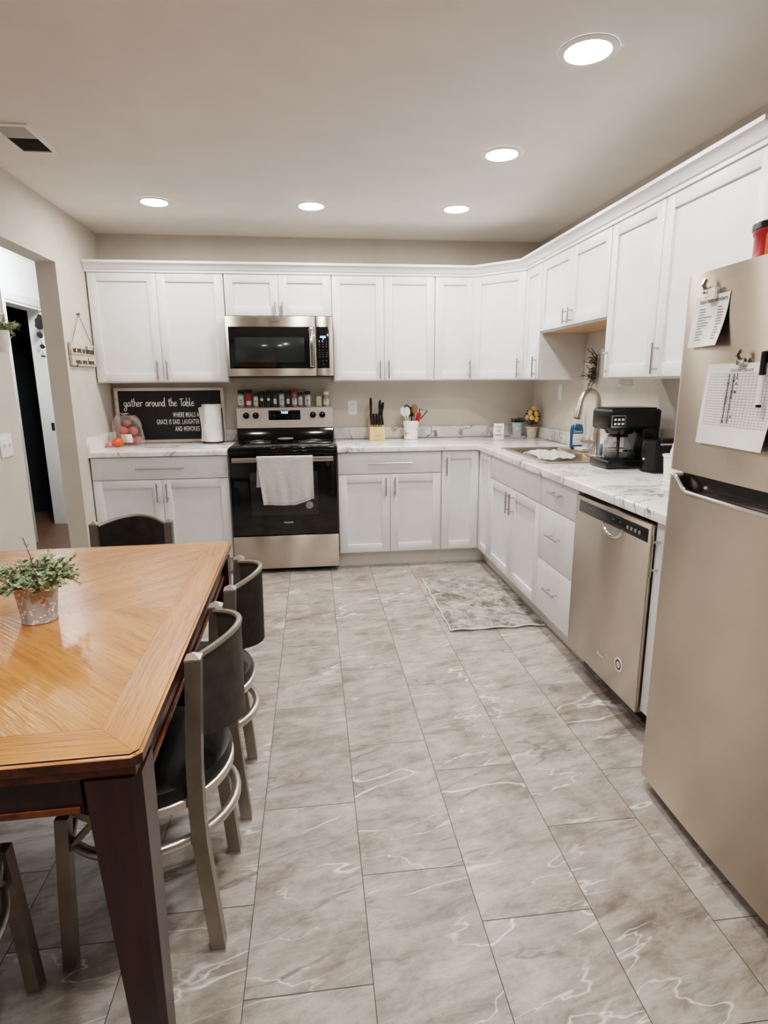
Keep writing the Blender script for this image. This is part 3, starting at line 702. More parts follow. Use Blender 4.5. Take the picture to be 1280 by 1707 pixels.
obj('lettering', b, PAPER, lb)
obj('lid', B().lathe((cx, cy, cz), [(2.95, 4.5), (3.05, 4.6), (3.05, 5.2), (2.8, 5.35)], 36), BPLAST, t)

# ------------------------------------------------------------------ dining table
TX, TY, TR = -111.9, -128.2, R(1.2); H = 26.9
t = thing('dining_table', 'square oak dining table with sunburst veneer top and dark legs', 'table', (TX, TY, 0), TR, None, True)
ch = .6; octo = [(H, -H + ch), (H, H - ch), (H - ch, H), (-H + ch, H), (-H, H - ch), (-H, -H + ch), (-H + ch, -H), (H - ch, -H)]
b = B().prism(octo, 29.1, 30.0); bmesh.ops.bevel(b.bm, geom=[e_ for e_ in b.bm.edges if all(v.co.z > 29.9 for v in e_.verts)], offset=.22, segments=3, affect='EDGES')
tt = obj('tabletop', b, OAK, t); tt.data.materials.append(OAKSHADE)
for p_ in tt.data.polygons:
    if p_.normal.z < .6: p_.material_index = 1
A = H - 1.0
obj('edge_moulding', B().cells([-A - .5, -A + .6, A - .6, A + .5], [-A - .5, -A + .6, A - .6, A + .5], lambda x, y: abs(x) > A - .6 or abs(y) > A - .6, 28.2, 29.08, lambda u, v_, w: (u, v_, w), .2), OAKEDGE, t)
for rz in range(4):
    ap = obj('apron', B().box(-A + 3.3, A - 3.3, -A - .0, -A + .8, 25.4, 28.18).xf((0, 0, 0), R(90 * rz)), CHERRY, t, 0)
    obj('bead', B().box(-A + 3.4, A - 3.4, -A - .25, -A - .01, 25.4, 25.9, .1).xf((0, 0, 0), R(90 * rz)), OAKEDGE, ap)
for sx in (1, -1):
    for sy in (1, -1):
        b = B(); O = H - .25
        ring = lambda w, z: b.ring([(sx * (O - a * w), sy * (O - c_ * w), z) for a, c_ in ((0, .18), (.18, 0), (1, 0), (1, 1), (0, 1))])
        b.skin([ring(2.0, 0), ring(3.4, 24.5), ring(3.5, 28.15)])
        obj('leg', b, CHERRY, t, 0)

# ------------------------------------------------------------------ dining chairs (face -x, back at +x)
def make_chair(label):
    t = thing('dining_chair', label, 'chair', (0, 0, 0), 0, 'metal dining chairs around the table', True)
    for sy in (1, -1):
        b = B().post([(6.0, sy * 6.1, 0.25), (5.5, sy * 6.1, 7), (5.1, sy * 6.1, 12.5), (5.05, sy * 6.1, 16), (5.15, sy * 6.1, 20), (5.45, sy * 6.1, 25), (5.8, sy * 6.1, 30.4)], 1.35, 1.25)
        lg = obj('leg', b, CHAIRM, t, 30)
        obj('post_cap', cap(5.8, sy * 6.1, 30.42, .7, .65), CHAIRL, lg, 0)
        obj('glide', B().box(5.3, 6.7, sy * 6.1 - .68, sy * 6.1 + .68, 0, .24), CHAIRL, lg, 0)
    for sy in (1, -1):
        lg = obj('leg', B().post([(-7.6, sy * 6.3, .25), (-7.2, sy * 6.1, 8), (-6.7, sy * 5.9, 15.9)], 1.15, 1.15), CHAIRM, t, 30)
        obj('glide', B().box(-8.2, -7.0, sy * 6.3 - .6, sy * 6.3 + .6, 0, .24), CHAIRL, lg, 0)
    obj('seat_frame', B().lathe((-.6, 0, 0), [(7.0, 15.9), (7.9, 15.9), (8.15, 16.1), (8.15, 16.9), (7.9, 17.05), (7.0, 17.05)], 40).box(-6.9, 5.2, -5.9, -5.2, 15.6, 16.2).box(-6.9, 5.2, 5.2, 5.9, 15.6, 16.2), CHAIRL, t)
    obj('seat', B().lathe((-.6, 0, 0), [(8.0, 17.08), (8.1, 17.6), (7.8, 18.2), (7.2, 18.45), (.5, 18.3)], 40), VINYL, t)
    pts = [(-.6 + 8.2 * math.cos(a), 7.6 * math.sin(a), 12.5) for a in [2 * math.pi * i / 40 for i in range(40)]]
    obj('foot_ring', B().tube(pts, .5, 10, True), CHAIRL, t)
    for sy in (1, -1):
        obj('corner_brace', B().bar((-7.0, sy * 5.7, 11.5), (-6.7, sy * 2.6, 15.6), .8, .5), CHAIRM, t, 0)
        obj('side_brace', B().bar((-6.9, sy * 5.7, 12), (-3.5, sy * 5.6, 15.6), .5, .8), CHAIRM, t, 0)
    bow = lambda s_: 5.9 + 3.2 * (1 - s_ * s_)
    def pf(u, w):
        s_ = u * 2 - 1; k = 1 - s_ * s_
        return (bow(s_) + .12 * (w - .5), 5.5 * s_, (22.6 - .9 * k) * (1 - w) + (30.2 + .95 * k) * w)
    obj('backrest', B().sheet(pf, 24, 8, .45), PANEL, t)
    edge = [(Vector(pf(i / 24, 1)) + Vector((-.2, 0, 0))) for i in range(25)]
    obj('backrest_rail', B().tube(edge, .3, 8), CHAIRM, t)
    return t
def cap(x, y, z, w, h):
    b = B(); b.skin([b.ring([(x + a * w, y + c_ * h, z) for a, c_ in ((-1, -1), (1, -1), (1, 1), (-1, 1))]), b.ring([(x + a * w * .98, y + c_ * h * .98, z + .2) for a, c_ in ((-1, -1), (1, -1), (1, 1), (-1, 1))]), b.ring([(x + a * .08, y + c_ * .08, z + .62) for a, c_ in ((-1, -1), (1, -1), (1, 1), (-1, 1))])]); return b
c0 = make_chair('metal chair with black seat on the aisle side, closer to the dark table leg')
c0.location = Vector((-89.2, -135.7, 0)) * S
dup(c0, (-88.6, -118.6, 0), R(2), 'metal dining chair with black seat on the aisle side, nearer the range')
dup(c0, (-103.8, -94.2, 0), R(90), 'metal dining chair with black curved back in front of the base cabinet')
dup(c0, (-134.0, -91.0, 0), R(91), 'metal dining chair beside the hall doorway, mostly hidden by the table plant')
dup(c0, (-105.4, -151.6, 0), R(-90), 'metal dining chair tucked under the table edge by the dark leg, shadowed')

# ------------------------------------------------------------------ plants
def sprig(b, bl, p, d, ln, step, size, droop=.12, wide=.55, spread=.8):
    p = Vector(p); d = Vector(d).normalized(); pts = [p.copy()]; n = max(2, int(ln / step))
    for i in range(n):
        d = (d + Vector((rnd.uniform(-.15, .15), rnd.uniform(-.15, .15), -droop))).normalized(); p = p + d * step; pts.append(p.copy())
        for _ in range(2):
            o = Vector((rnd.uniform(-1, 1), rnd.uniform(-1, 1), rnd.uniform(-.3, .9)))
            bl.leaf(p, d * .4 + o * spread, size * rnd.uniform(.7, 1.25), size * wide * .6)
    b.tube(pts, .045, 5)
def round_leaf_plant(t, c, z, r, count, ln, size, lm, up=.7, droop=.1, wide=.6, step=.42):
    b, bl = B(), B()
    for i in range(count):
        a = rnd.uniform(0, 6.283); rr = r * math.sqrt(rnd.random()) * .8; k = rnd.uniform(.35, 1.3)
        sprig(b, bl, (c[0] + rr * math.cos(a), c[1] + rr * math.sin(a), z), (math.cos(a) * k, math.sin(a) * k, up + rnd.random() * .7), ln * rnd.uniform(.55, 1.1), step, size, droop, wide)
    obj('stems', b, STEM, t); return obj('foliage', bl, lm, t, 0)
px, py = -101.1, -129.6
t = thing('potted_plant', 'leafy sage-green plant in grey floral bucket on the dining table', 'plant', (px, py, 30.03))
obj('pot', B().lathe((px, py, 30.03), [(1.62, 0), (1.68, .1), (1.62, .2), (2.08, 4.1), (2.18, 4.15), (2.18, 4.35), (2.0, 4.35), (1.95, 3.6), (.2, 3.6)], 36), GALV, t)
obj('soil', B().lathe((px, py, 33.66), [(1.9, 0), (1.2, .25), (.1, .3)], 20), SOIL, t)
round_leaf_plant(t, (px, py), 33.8, 1.9, 120, 3.0, .5, SAGE, .6, .13, 1.15)
b, bl = B(), B()
sprig(b, bl, (px + 1.2, py, 34.2), (1, -.1, .45), 4.2, .45, .55, .1); sprig(b, bl, (px - .2, py + .3, 34.2), (.02, .1, 1), 4.9, .5, .5, .0); sprig(b, bl, (px + .8, py + .4, 34.3), (.75, .3, .8), 3.9, .45, .55, .03)
b2 = obj('trailing_foliage', bl, SAGED, t, 0); obj('sprig_stem', b, STEM, t)

# corner plants by the sink
t = thing('tray', 'small white round tray under the grey-blue bucket plant', 'tray', (-6.9, -6.0, 36.02))
solo_b = B().lathe((-6.9, -6.0, 36.02), [(2.1, 0), (2.6, .3), (2.65, .36), (2.0, .14), (.1, .12)], 32)
obj('dish', solo_b, CERAM, t)
c = (-7.1, -5.8)
t = thing('potted_fern', 'small dark fern in a grey-blue tin bucket in the counter corner', 'plant', (c[0], c[1], 36.2))
obj('pot', B().lathe((*c, 36.2), [(1.35, 0), (1.75, 4.3), (1.88, 4.4), (1.88, 4.6), (1.7, 4.6), (1.6, 4.0), (.1, 4.0)], 28), GALVP, t)
round_leaf_plant(t, c, 40.3, 1.4, 46, 2.3, .5, FERN, .9, .1, .35, .36)
c = (-2.9, -7.6)
t = thing('potted_lemon_tree', 'little lemon tree with yellow fruit in a pale clay pot', 'plant', (c[0], c[1], 36.02))
obj('pot', B().lathe((*c, 36.02), [(1.3, 0), (1.75, 2.9), (1.9, 3.0), (1.9, 3.5), (1.7, 3.5), (1.6, 3.1), (.1, 3.1)], 28), CLAY, t)
obj('trunk', B().tube([(*c, 39.1), (c[0] + .1, c[1], 41.2), (c[0] - .1, c[1], 43.5)], [.22, .18, .12], 8), STEM, t)
bl = B()
for i in range(150):
    a = rnd.uniform(0, 6.283); e_ = rnd.uniform(-.6, 1.2); q = Vector((math.cos(a), math.sin(a), e_)).normalized(); bl.leaf(Vector((*c, 42.6)) + q * rnd.uniform(.5, 1.6), q + Vector((0, 0, .2)), rnd.uniform(.8, 1.5), .3)
for i in range(50):
    a = rnd.uniform(0, 6.283); bl.leaf((c[0] + rnd.uniform(-1, 1), c[1] + rnd.uniform(-1, 1), 40 + rnd.uniform(0, 1.6)), (math.cos(a), math.sin(a), .3), 1.1, .22)
obj('foliage', bl, LEMLEAF, t, 0)
for dx, dy, dz in ((-1.3, -1.5, 43.9), (.5, -1.8, 43.6), (-.9, -1.9, 42.4), (.7, -1.7, 42.0), (-1.9, -.9, 42.5), (.1, -.9, 45.2)):
    obj('lemon', B().ball((c[0] + dx, c[1] + dy, dz), .74, .74, .86, 14, 9), LEMON, t)

# wall greenery
t = thing('hanging_greenery', 'sparse grey-green sprig hanging on wall beside the tall cabinet', 'plant', (-.4, -43, 60))
b, bl = B(), B()
b.tube([(-.5, -44.4, 60), (-.8, -44.6, 57.5), (-.9, -44.2, 55), (-.8, -43.4, 53.2)], .06, 5)
for i in range(70):
    f_ = rnd.random(); sprig(b, bl, (-.7, -44.9 + 1.2 * f_ * rnd.random(), 59.4 - 6.0 * f_), (-.25, rnd.uniform(-.1, 1.8), rnd.uniform(-.9, .8)), rnd.uniform(1.2, 4.8) * (1.1 - .4 * abs(f_ - .5)), .6, .36, .03, 1.0)
obj('stems', b, STEM, t); obj('foliage', bl, FERN, t, 0); obj('hook', B().cyl((-.02, -44.4, 60), (-.7, -44.4, 60), .1, None, 8), NICKEL, t)
t = thing('wall_planter', 'feathery green plant in pale wall pocket above the switch', 'plant', (LX + 1, -64, 62))
obj('pocket', B().lathe((LX + 1.6, -66.0, 59.8), [(.7, 0), (1.3, 1.2), (1.55, 4), (1.4, 4), (1.2, 3.4), (.1, 3.4)], 24), CERAM, t)
b, bl = B(), B()
for i in range(26):
    a = rnd.uniform(0, 6.28); sprig(b, bl, (LX + 1.6, -66.0, 63.4), (.35 * math.cos(a) + .1, math.sin(a), rnd.uniform(.5, 1.4)), rnd.uniform(2.6, 4.6), .34, .75, .1, .2)
obj('stems', b, STEM, t); obj('foliage', bl, SAGE, t, 0)
t = thing('leaf_mobile', 'black hanging leaf mobile in the hall doorway', 'decoration', (-169.3, 45.5, 62))
b = B(); b.tube([(-169.1, 44.0, 81), (-169.1, 43.9, 63.5)], .05, 5); obj('string', b, BMATTE, t)
for y, z, w, h_ in ((45.0, 77.0, 2.6, 1.5), (42.6, 75.6, 2.3, 1.4), (46.0, 75.2, 2.5, 1.6), (43.6, 74.2, 3.6, 1.1), (43.3, 71.1, 2.6, 1.1), (44.2, 67.2, 2.2, .8), (43.9, 63.8, 2.3, .32)):
    obj('leaf', B().ball((-169.1, y, z), .12, w, h_, 14, 7), BMATTE, t)

# ------------------------------------------------------------------ signs
FONT = {'g': ([(.6, .9), (.3, 1.0), (.05, .6), (.2, .1), (.5, .3), (.62, .95), (.6, -.4), (.3, -1.0), (0, -.75), (.3, -.25), (.85, .25)], .85),
 'a': ([(.6, .9), (.3, 1.0), (.05, .5), (.2, .05), (.5, .3), (.62, .98), (.62, .25), (.85, .1)], .8), 't': ([(.3, 1.8), (.28, .2), (.6, .08)], .62, [(0, 1.2), (.65, 1.32)]),
 'h': ([(.1, 2.0), (.1, 0)], .75, [(.1, .6), (.35, 1.0), (.55, .8), (.55, .1), (.75, .1)]), 'e': ([(.05, .5), (.5, .62), (.42, 1.0), (.15, .9), (.05, .45), (.25, .03), (.7, .22)], .7),
 'r': ([(.1, 1.0), (.12, 0)], .62, [(.12, .6), (.35, 1.0), (.58, .9)]), 'o': ([(.35, 1.0), (.05, .5), (.3, 0), (.6, .5), (.35, 1.0), (.5, .85), (.75, .9)], .75),
 'u': ([(.1, 1.0), (.1, .3), (.3, 0), (.55, .3), (.6, 1.0), (.6, .2), (.8, .1)], .78), 'n': ([(.1, 1.0), (.1, 0)], .76, [(.1, .6), (.35, 1.0), (.58, .7), (.6, .05)]),
 'd': ([(.6, .9), (.3, 1.0), (.05, .5), (.2, .05), (.5, .3), (.68, 2.1), (.64, .15), (.85, .1)], .85), 'b': ([(.1, 2.0), (.1, .1), (.4, 0), (.6, .5), (.4, .95), (.1, .6)], .7), 'l': ([(.1, 2.0), (.12, .15), (.38, .08)], .45),
 'T': ([(.4, 1.75), (.38, 0)], .7, [(0, 1.65), (.85, 1.8)]), 'j': ([(.3, 1), (.3, -.6), (.1, -1), (-.1, -.7)], .45), 'y': ([(.1, 1), (.15, .4), (.4, .3), (.6, 1)], .78, [(.6, 1), (.55, -.5), (.2, -1), (0, -.6)]), 's': ([(.5, .9), (.2, 1), (.15, .6), (.5, .4), (.4, .05), (.05, .1)], .65), 'i': ([(.1, 1), (.12, .1), (.3, .1)], .4), 'v': ([(.05, 1), (.3, 0), (.6, 1)], .68), 'm': ([(.05, 1), (.08, 0)], 1.05, [(.08, .7), (.3, 1), (.42, .6), (.45, 0), (.5, .7), (.75, 1), (.88, .5), (.92, .05)]), 'f': ([(.6, 1.9), (.3, 1.8), (.25, -.6)], .6, [(0, 1), (.55, 1)]), 'w': ([(.05, 1), (.2, 0), (.42, .7), (.6, 0), (.8, 1)], .9), 'c': ([(.55, .85), (.3, 1), (.05, .5), (.3, 0), (.6, .2)], .62), 'p': ([(.1, 1), (.1, -1)], .72, [(.1, .7), (.4, 1), (.6, .5), (.35, 0), (.1, .2)]), 'k': ([(.1, 2), (.1, 0)], .7, [(.55, 1), (.12, .5), (.6, 0)])}
def script(b, s_, place, r):
    """handwritten line; place(x, y) -> point, r = stroke radius"""
    x = 0
    for c_ in s_:
        if c_ == ' ': x += .62; continue
        g = FONT.get(c_, FONT['o'])
        for st in (g[0],) + tuple(g[2:]):
            p = [Vector(q) for q in st]; sm = []
            for i in range(len(p) - 1):
                p0, p1, p2, p3 = p[max(0, i - 1)], p[i], p[i + 1], p[min(len(p) - 1, i + 2)]
                for k in range(4):
                    f = k / 4; sm.append(.5 * (2 * p1 + (p2 - p0) * f + (2 * p0 - 5 * p1 + 4 * p2 - p3) * f * f + (3 * p1 - p0 - 3 * p2 + p3) * f ** 3))
            sm.append(p[-1]); b.tube([place(x + q.x, q.y) for q in sm], r, 5)
        x += g[1]
    return x
t = thing('framed_sign', 'black lettered board in whitewashed frame leaning above the counter', 'sign', (-115.5, -1.8, 36.02))
x0, x1, z0, z1 = -131.5, -99.4, 36.05, 52.5
obj('frame', B().box(x0, x1, -2.2, -1.0, z0, z0 + .85, .06).box(x0, x1, -2.2, -1.0, z1 - .85, z1, .06).box(x0, x0 + .95, -2.2, -1.0, z0 + .85, z1 - .85, .06).box(x1 - .95, x1, -2.2, -1.0, z0 + .85, z1 - .85, .06), WWASH, t)
bd = obj('board', B().box(x0 + .95, x1 - .95, -1.7, -1.2, z0 + .85, z1 - .85), BOARD, t, 0)
b = B(); script(b, 'gather around the Table', lambda x, y: (-129.1 + x * 1.28, -1.76, 47.0 + y * 1.25), .115); obj('script_lettering', b, LETTER, bd)
b = B()
for s_, z in (('WHERE MEALS A', 44.3), ('GRACE IS SAID, LAUGHTER', 42.2), ('AND MEMORIES', 40.05)): b.text(s_, (-107.3, -1.76, z), (1, 0, 0), (0, 0, 1), 2.05, 'RIGHT', .43, .008, None, 1.2)
obj('block_lettering', b, LETTER, bd)
# hanging wooden sign on the left wall
t = thing('hanging_sign', 'small whitewashed plank sign hanging from twine by the doorway', 'sign', (LX + .8, -20, 58.6))
obj('plank', B().box(LX + .15, LX + .85, -30.2, -13.4, 61.0, 64.0, .08).box(LX + .15, LX + .85, -30.2, -13.4, 58.4, 60.95, .08).box(LX + .05, LX + .15, -27, -25.5, 58.8, 63.6).box(LX + .05, LX + .15, -16, -14.5, 58.8, 63.6), RUSTIC, t)
obj('twine', B().tube([(LX + .5, -28.4, 63.9), (LX + .55, -21.9, 71.4), (LX + .5, -14.2, 63.9)], .1, 6), ROPE, t)
obj('nail', B().cyl((LX, -21.9, 71.5), (LX + .9, -21.9, 71.5), .18, .3, 8), GREYB, t)
b = B(); script(b, 'we are so blessed', lambda x, y: (LX + .9, -29.2 + x * 1.25, 61.7 + y * .95), .12); script(b, 'you are here', lambda x, y: (LX + .9, -28.0 + x * 1.5, 58.95 + y * .8), .12); obj('lettering', b, SIGNW, t)

# ------------------------------------------------------------------ left counter items
cx, cy = -102.6, -6.6
t = thing('paper_towel_holder', 'black wire stand under the paper towel roll', 'holder', (cx, cy, 36.02))
ringp = [(cx + 3.1 * math.cos(a), cy + 3.1 * math.sin(a), 36.35) for a in [2 * math.pi * i / 28 for i in range(28)]]
b = B().tube(ringp, .14, 6, True)
for a in (.6, 2.2, 3.9, 5.4): b.ball((cx + 3.1 * math.cos(a), cy + 3.1 * math.sin(a), 36.25), .22)
obj('base', b, BMATTE, t); obj('post', B().cyl((cx, cy, 36.3), (cx, cy, 48.2), .14, None, 8).tube([(cx - 3.1, cy, 36.35), (cx + 3.1, cy, 36.35)], .12, 6), BMATTE, t)
obj('side_arm', B().tube([(cx + 3.1, cy - .2, 36.35), (cx + 3.25, cy - .2, 38), (cx + 3.05, cy - .2, 46.5)], .12, 6), BMATTE, t)
t = thing('paper_towel_roll', 'white paper towel roll standing before the lettered sign', 'paper towels', (cx, cy, 36.55))
obj('roll', B().lathe((cx, cy, 0), [(.75, 36.6), (2.75, 36.6), (2.78, 36.8), (2.78, 47.4), (2.7, 47.6), (.75, 47.6)], 36, False), PAPER, t)
obj('loose_sheet', B().sheet(lambda u, w: (cx - 1.7 - 1.75 * u + .25 * math.sin(w * 4), cy - 2.35 + 1.4 * u + .3 * u * math.sin(w * 6), 36.75 + 10.4 * w - .5 * u * w), 8, 14, .05), PAPER, t)
# bag of potatoes
t = thing('potato_bag', 'clear plastic bag of red potatoes beside the lettered sign', 'bag', (-126.6, -6.8, 36.02))
def bag(u, w):
    a = 2 * math.pi * u; z = w; r = (math.sin(math.pi * min(1, .16 + .92 * (1 - z)))) ** .6 if z > .5 else 1 - .18 * (1 - 2 * z) ** 3
    r = max(.12, r) * (1 + .05 * math.sin(5 * a + 7 * z) + .03 * math.sin(11 * a))
    return (-126.6 - .9 * z + 4.1 * r * math.cos(a), -6.9 + 2.9 * r * math.sin(a), 36.06 + 8.6 * z)
bgm = obj('film', B().sheet(bag, 36, 18), BAGM, t)
obj('twist', B().lathe((-127.6, -6.9, 44.4), [(.35, 0), (.3, .3), (1.3, .9), (1.0, 1.0)], 14, True, .1), BAGM, t)
def lab(u, w):
    p = Vector(bag(.69 + u * .12, .1 + w * .28)); return p + (p - Vector((-126.6, -6.9, p.z))).normalized() * .12
obj('label', B().sheet(lab, 8, 3), PAPER, t)
for i, (dx, dy, dz, r_) in enumerate(((-1.9, -.9, 37.5, 1.25), (.7, -1.2, 37.45, 1.2), (2.2, .4, 37.4, 1.15), (-.4, 1.1, 37.5, 1.2), (-1.4, -.7, 40.1, 1.42), (1.25, -.3, 40.1, 1.35), (-.3, .2, 42.5, 1.12))):
    solo('potato', ['red potato low in the clear bag at its doorway end', 'red potato low in the clear bag behind its white label', 'red potato low in the clear bag at its sign end', 'red potato hidden low at the back of the clear bag', 'big round red potato halfway up the clear bag', 'red potato halfway up the bag above its white label', 'topmost red potato in the clear bag'][i], 'potato',
         B().ball((-126.8 + dx, -6.9 + dy, dz), r_, r_ * .92, r_ * .95, 14, 9), POTATO, (-126.8 + dx, -6.9 + dy, dz - r_), 'potatoes in the clear bag')
t = thing('mini_pumpkin', 'small bright orange pumpkin on the counter by the potato bag', 'pumpkin', (-128.6, -12.2, 36.02))
obj('flesh', B().ball((-128.6, -12.2, 37.32), 1.6, 1.6, 1.28, 40, 10, 8, .05), ORANGE, t); obj('stem', B().tube([(-128.6, -12.2, 38.5), (-128.5, -12.2, 39.1)], [.2, .13], 7), STEM, t)
solo('tomato', 'small pinkish red tomato on the counter end beside the orange pumpkin', 'tomato', B().ball((-130.7, -13.2, 36.82), .85, .85, .78, 16, 9), PINK, (-130.7, -13.2, 36.03))
solo('ribbed_cup', 'small clear ribbed cup behind the orange pumpkin', 'cup', B().lathe((-130.5, -10.5, 36.03), [(.65, 0), (.8, 1.5), (.9, 4.0), (.8, 4.0), (.7, 1.5)], 32, False, .04), CLEAR, (-130.5, -10.5, 36.03))

# ------------------------------------------------------------------ range: towel, spoon rest, spice jars
t = thing('dish_towel', 'white dish towel draped over the oven door handle', 'towel', (-80.4, -28.3, 21))
def tw(u, w):
    # w: 0 back hem -> 1 front hem ; over the bar at y -28.25, z 34
    x = -88.0 + 15.1 * u; L0, L1 = 8.3, 13.0 - 1.6 * max(0, u - .6) * 2.2 + .3 * math.sin(u * 3); s_ = w * (L0 + 1.3 + L1)
    rip = .22 * math.sin(u * 15 + 1 + w * 2) + .13 * math.sin(u * 29 - w * 4) + .12 * math.sin(u * 8 + w * 9)
    if s_ < L0: d_ = (L0 - s_); return (x - .25 * d_ / L0 * 2 * (1 - u), -27.72 + .04 * rip, 33.9 - d_)
    if s_ < L0 + 1.3: a = (s_ - L0) / 1.3 * math.pi; return (x, -28.25 + .5 * math.cos(a), 33.98 + .28 * math.sin(a))
    d_ = s_ - L0 - 1.3; k = d_ / L1
    return (x + k * (1.3 * (1 - u) + .05), -28.78 - rip * k - .25 * k, 33.9 - d_)
tw_ = obj('cloth', B().sheet(tw, 44, 60, .1), TOWEL, t)
obj('stitching', B().tube([Vector(tw(i / 40, .967)) + Vector((0, -.1, 0)) for i in range(41)], .035, 4).tube([Vector(tw(i / 40, .975)) + Vector((0, -.1, 0)) for i in range(41)], .03, 4), INKL, tw_)
t = thing('spoon_rest', 'white scalloped spoon rest on the black cooktop', 'spoon rest', (-81, -6.6, 36.4))
obj('dish', B().lathe((-81, -6.9, 36.4), [(1.2, 0), (1.9, .25), (2.5, .7), (2.4, .72), (1.7, .4), (.1, .25)], 30, True, .08), CERAM, t)
jars = [  # photo span (x px in the strip crop), top, kind
 (45, 132, 3.75, 'b', (200, 180, 160), 'spice jar with black lid and pale label at the doorway end of the row'), (140, 230, 3.9, 'r', (192, 96, 78), 'spice jar with red and white label next to the row end'),
 (240, 305, 3.2, 'b', (196, 190, 180), 'short spice jar with grey label beside the red-labelled one'), (310, 385, 3.45, 'o', (92, 82, 70), 'dark spice jar with white heart-shaped label'),
 (395, 467, 3.5, 'o', (84, 80, 74), 'dark spice jar with round white label'), (475, 550, 3.55, 's', (104, 98, 88), 'dark spice jar with small square white label above the display'),
 (560, 630, 3.7, 'w', (220, 216, 208), 'spice jar with tall white label above the display clock'), (640, 710, 3.5, 's', (90, 86, 78), 'dark spice jar with small pale label before the red-capped one'),
 (720, 790, 3.7, 'c', (200, 160, 150), 'spice jar with red cap and white label'), (800, 860, 3.2, 'b', (164, 156, 146), 'slim grey-labelled spice jar after the red-capped one'),
 (880, 965, 3.4, 'w', (226, 222, 216), 'wide white-labelled spice jar with black lid before the gap'), (1025, 1105, 2.4, 'y', (222, 206, 160), 'short square spice tin with cream label after the gap'),
 (1110, 1200, 3.3, 'k', (206, 196, 180), 'spice jar with white lid at the cabinet end of the row')]
for a0, a1, hh, kind, col, label in jars:
    hh *= 1.38
    xc = -95.94 + ((390 + (a0 + a1) / 2 / 7.53) - 393) / 160 * 29.5; r_ = (a1 - a0) / 2 / 7.53 / 5.42 * .97; z = 46.38; yc = -1.45; r_ = min(r_, .98)
    t = thing('spice_jar', label, 'spice jar', (xc, yc, z), 0, 'spice jars along the top of the range')
    body = mat('jar_' + label[-14:].replace(' ', '_'), tuple(c_ * (.55 if kind in 'os' else .8) for c_ in col), .25, 0, .2, 60)
    lidm = {'c': RED, 'k': CERAM, 'y': CERAM}.get(kind, BPLAST)
    if kind == 'y': obj('jar', B().box(xc - r_, xc + r_, yc - .6, yc + .6, z, z + hh, .12), body, t)
    else: obj('jar', B().lathe((xc, yc, z), [(r_ * .9, 0), (r_ * .96, .1), (r_ * .96, hh * .72), (r_ * .8, hh * .82)], 22), body, t)
    if kind != 'y': obj('lid', B().lathe((xc, yc, z), [(r_ * .9, hh * .8), (r_ * .92, hh * .82), (r_ * .92, hh), (r_ * .8, hh + .05)], 22), lidm, t)
    def lb_(w0, w1, z0_, z1_): return B().sheet(lambda u, w: (xc + r_ * 1.0 * math.sin((u - .5) * 2 * w0), yc - r_ * 1.0 * math.cos((u - .5) * 2 * w0), z + z0_ + (z1_ - z0_) * w), 8, 1)
    lm = {'r': mat('red_label', (176, 62, 48), .5), 'y': mat('cream_label', (232, 222, 190), .6)}.get(kind, PAPER)
    if kind == 'y': lbo = obj('label', B().box(xc - r_ * .75, xc + r_ * .75, yc - .64, yc - .61, z + .4, z + hh - .3), lm, t)
    elif kind in 'o': lbo = obj('label', B().cyl((xc, yc - r_ - .01, z + hh * .48), (xc, yc - r_ - .03, z + hh * .48), r_ * .55, None, 18), PAPER, t)
    elif kind == 's': lbo = obj('label', lb_(.55, 1, hh * .2, hh * .52), PAPER, t)
    else: lbo = obj('label', lb_(1.1, 1, hh * .14, hh * (.68 if kind in 'wrb' else .5)), lm, t)
    if kind in 'wbck': obj('label_print', B().box(xc - r_ * .4, xc + r_ * .4, yc - r_ - .03, yc - r_ - .015, z + hh * .4, z + hh * .46).box(xc - r_ * .3, xc + r_ * .2, yc - r_ - .03, yc - r_ - .015, z + hh * .26, z + hh * .31), INKL, lbo)
    if kind == 'r': obj('label_print', lb_(.8, 1, hh * .14, hh * .36).xf((0, -.02, 0)), PAPER, lbo)

# ------------------------------------------------------------------ knife block and crock
t = thing('knife_block', 'light beech knife block on the counter beside the range', 'knife block', (-52.6, -5.5, 36.02))
def blk():
    prof = [(-7.6, 36.02), (-7.6, 40.1), (-6.2, 40.15), (-2.6, 43.9), (-1.7, 43.2), (-1.7, 36.02)]
    b = B(); b.skin([b.ring([(x, y, z) for y, z in prof]) for x in (-55.0, -50.3)]); return b
bk = obj('block', blk(), BLOCKW, t, 0)
obj('stamp', B().text('Cuisinart', (-52.65, -7.63, 37.5), (1, 0, 0), (0, 0, 1), .5), SPOONW, bk)
nrm = Vector((0, -.72, .69))
for i in range(5):
    x = -54.35 + i * .86; p = Vector((x, -3.5, 43.55)) + nrm * .42; q = Vector((x, -7.0, 40.3)) + nrm * .5
    k = thing('steak_knife', ['steak knife in the block slot closest to the range', 'steak knife second from the range in the block', 'steak knife in the middle slot of the block', 'steak knife in the block, second from the crock', 'steak knife in the block slot closest to the crock'][i], 'knife', p, 0, 'steak knives in the front of the block')
    obj('handle', B().tube([p, p + (q - p) * .5, q], [.34, .36, .38], 8), BPLAST, k)
    obj('rivet_cap', B().ball(q + (q - p).normalized() * .05, .24), CHROME, k)
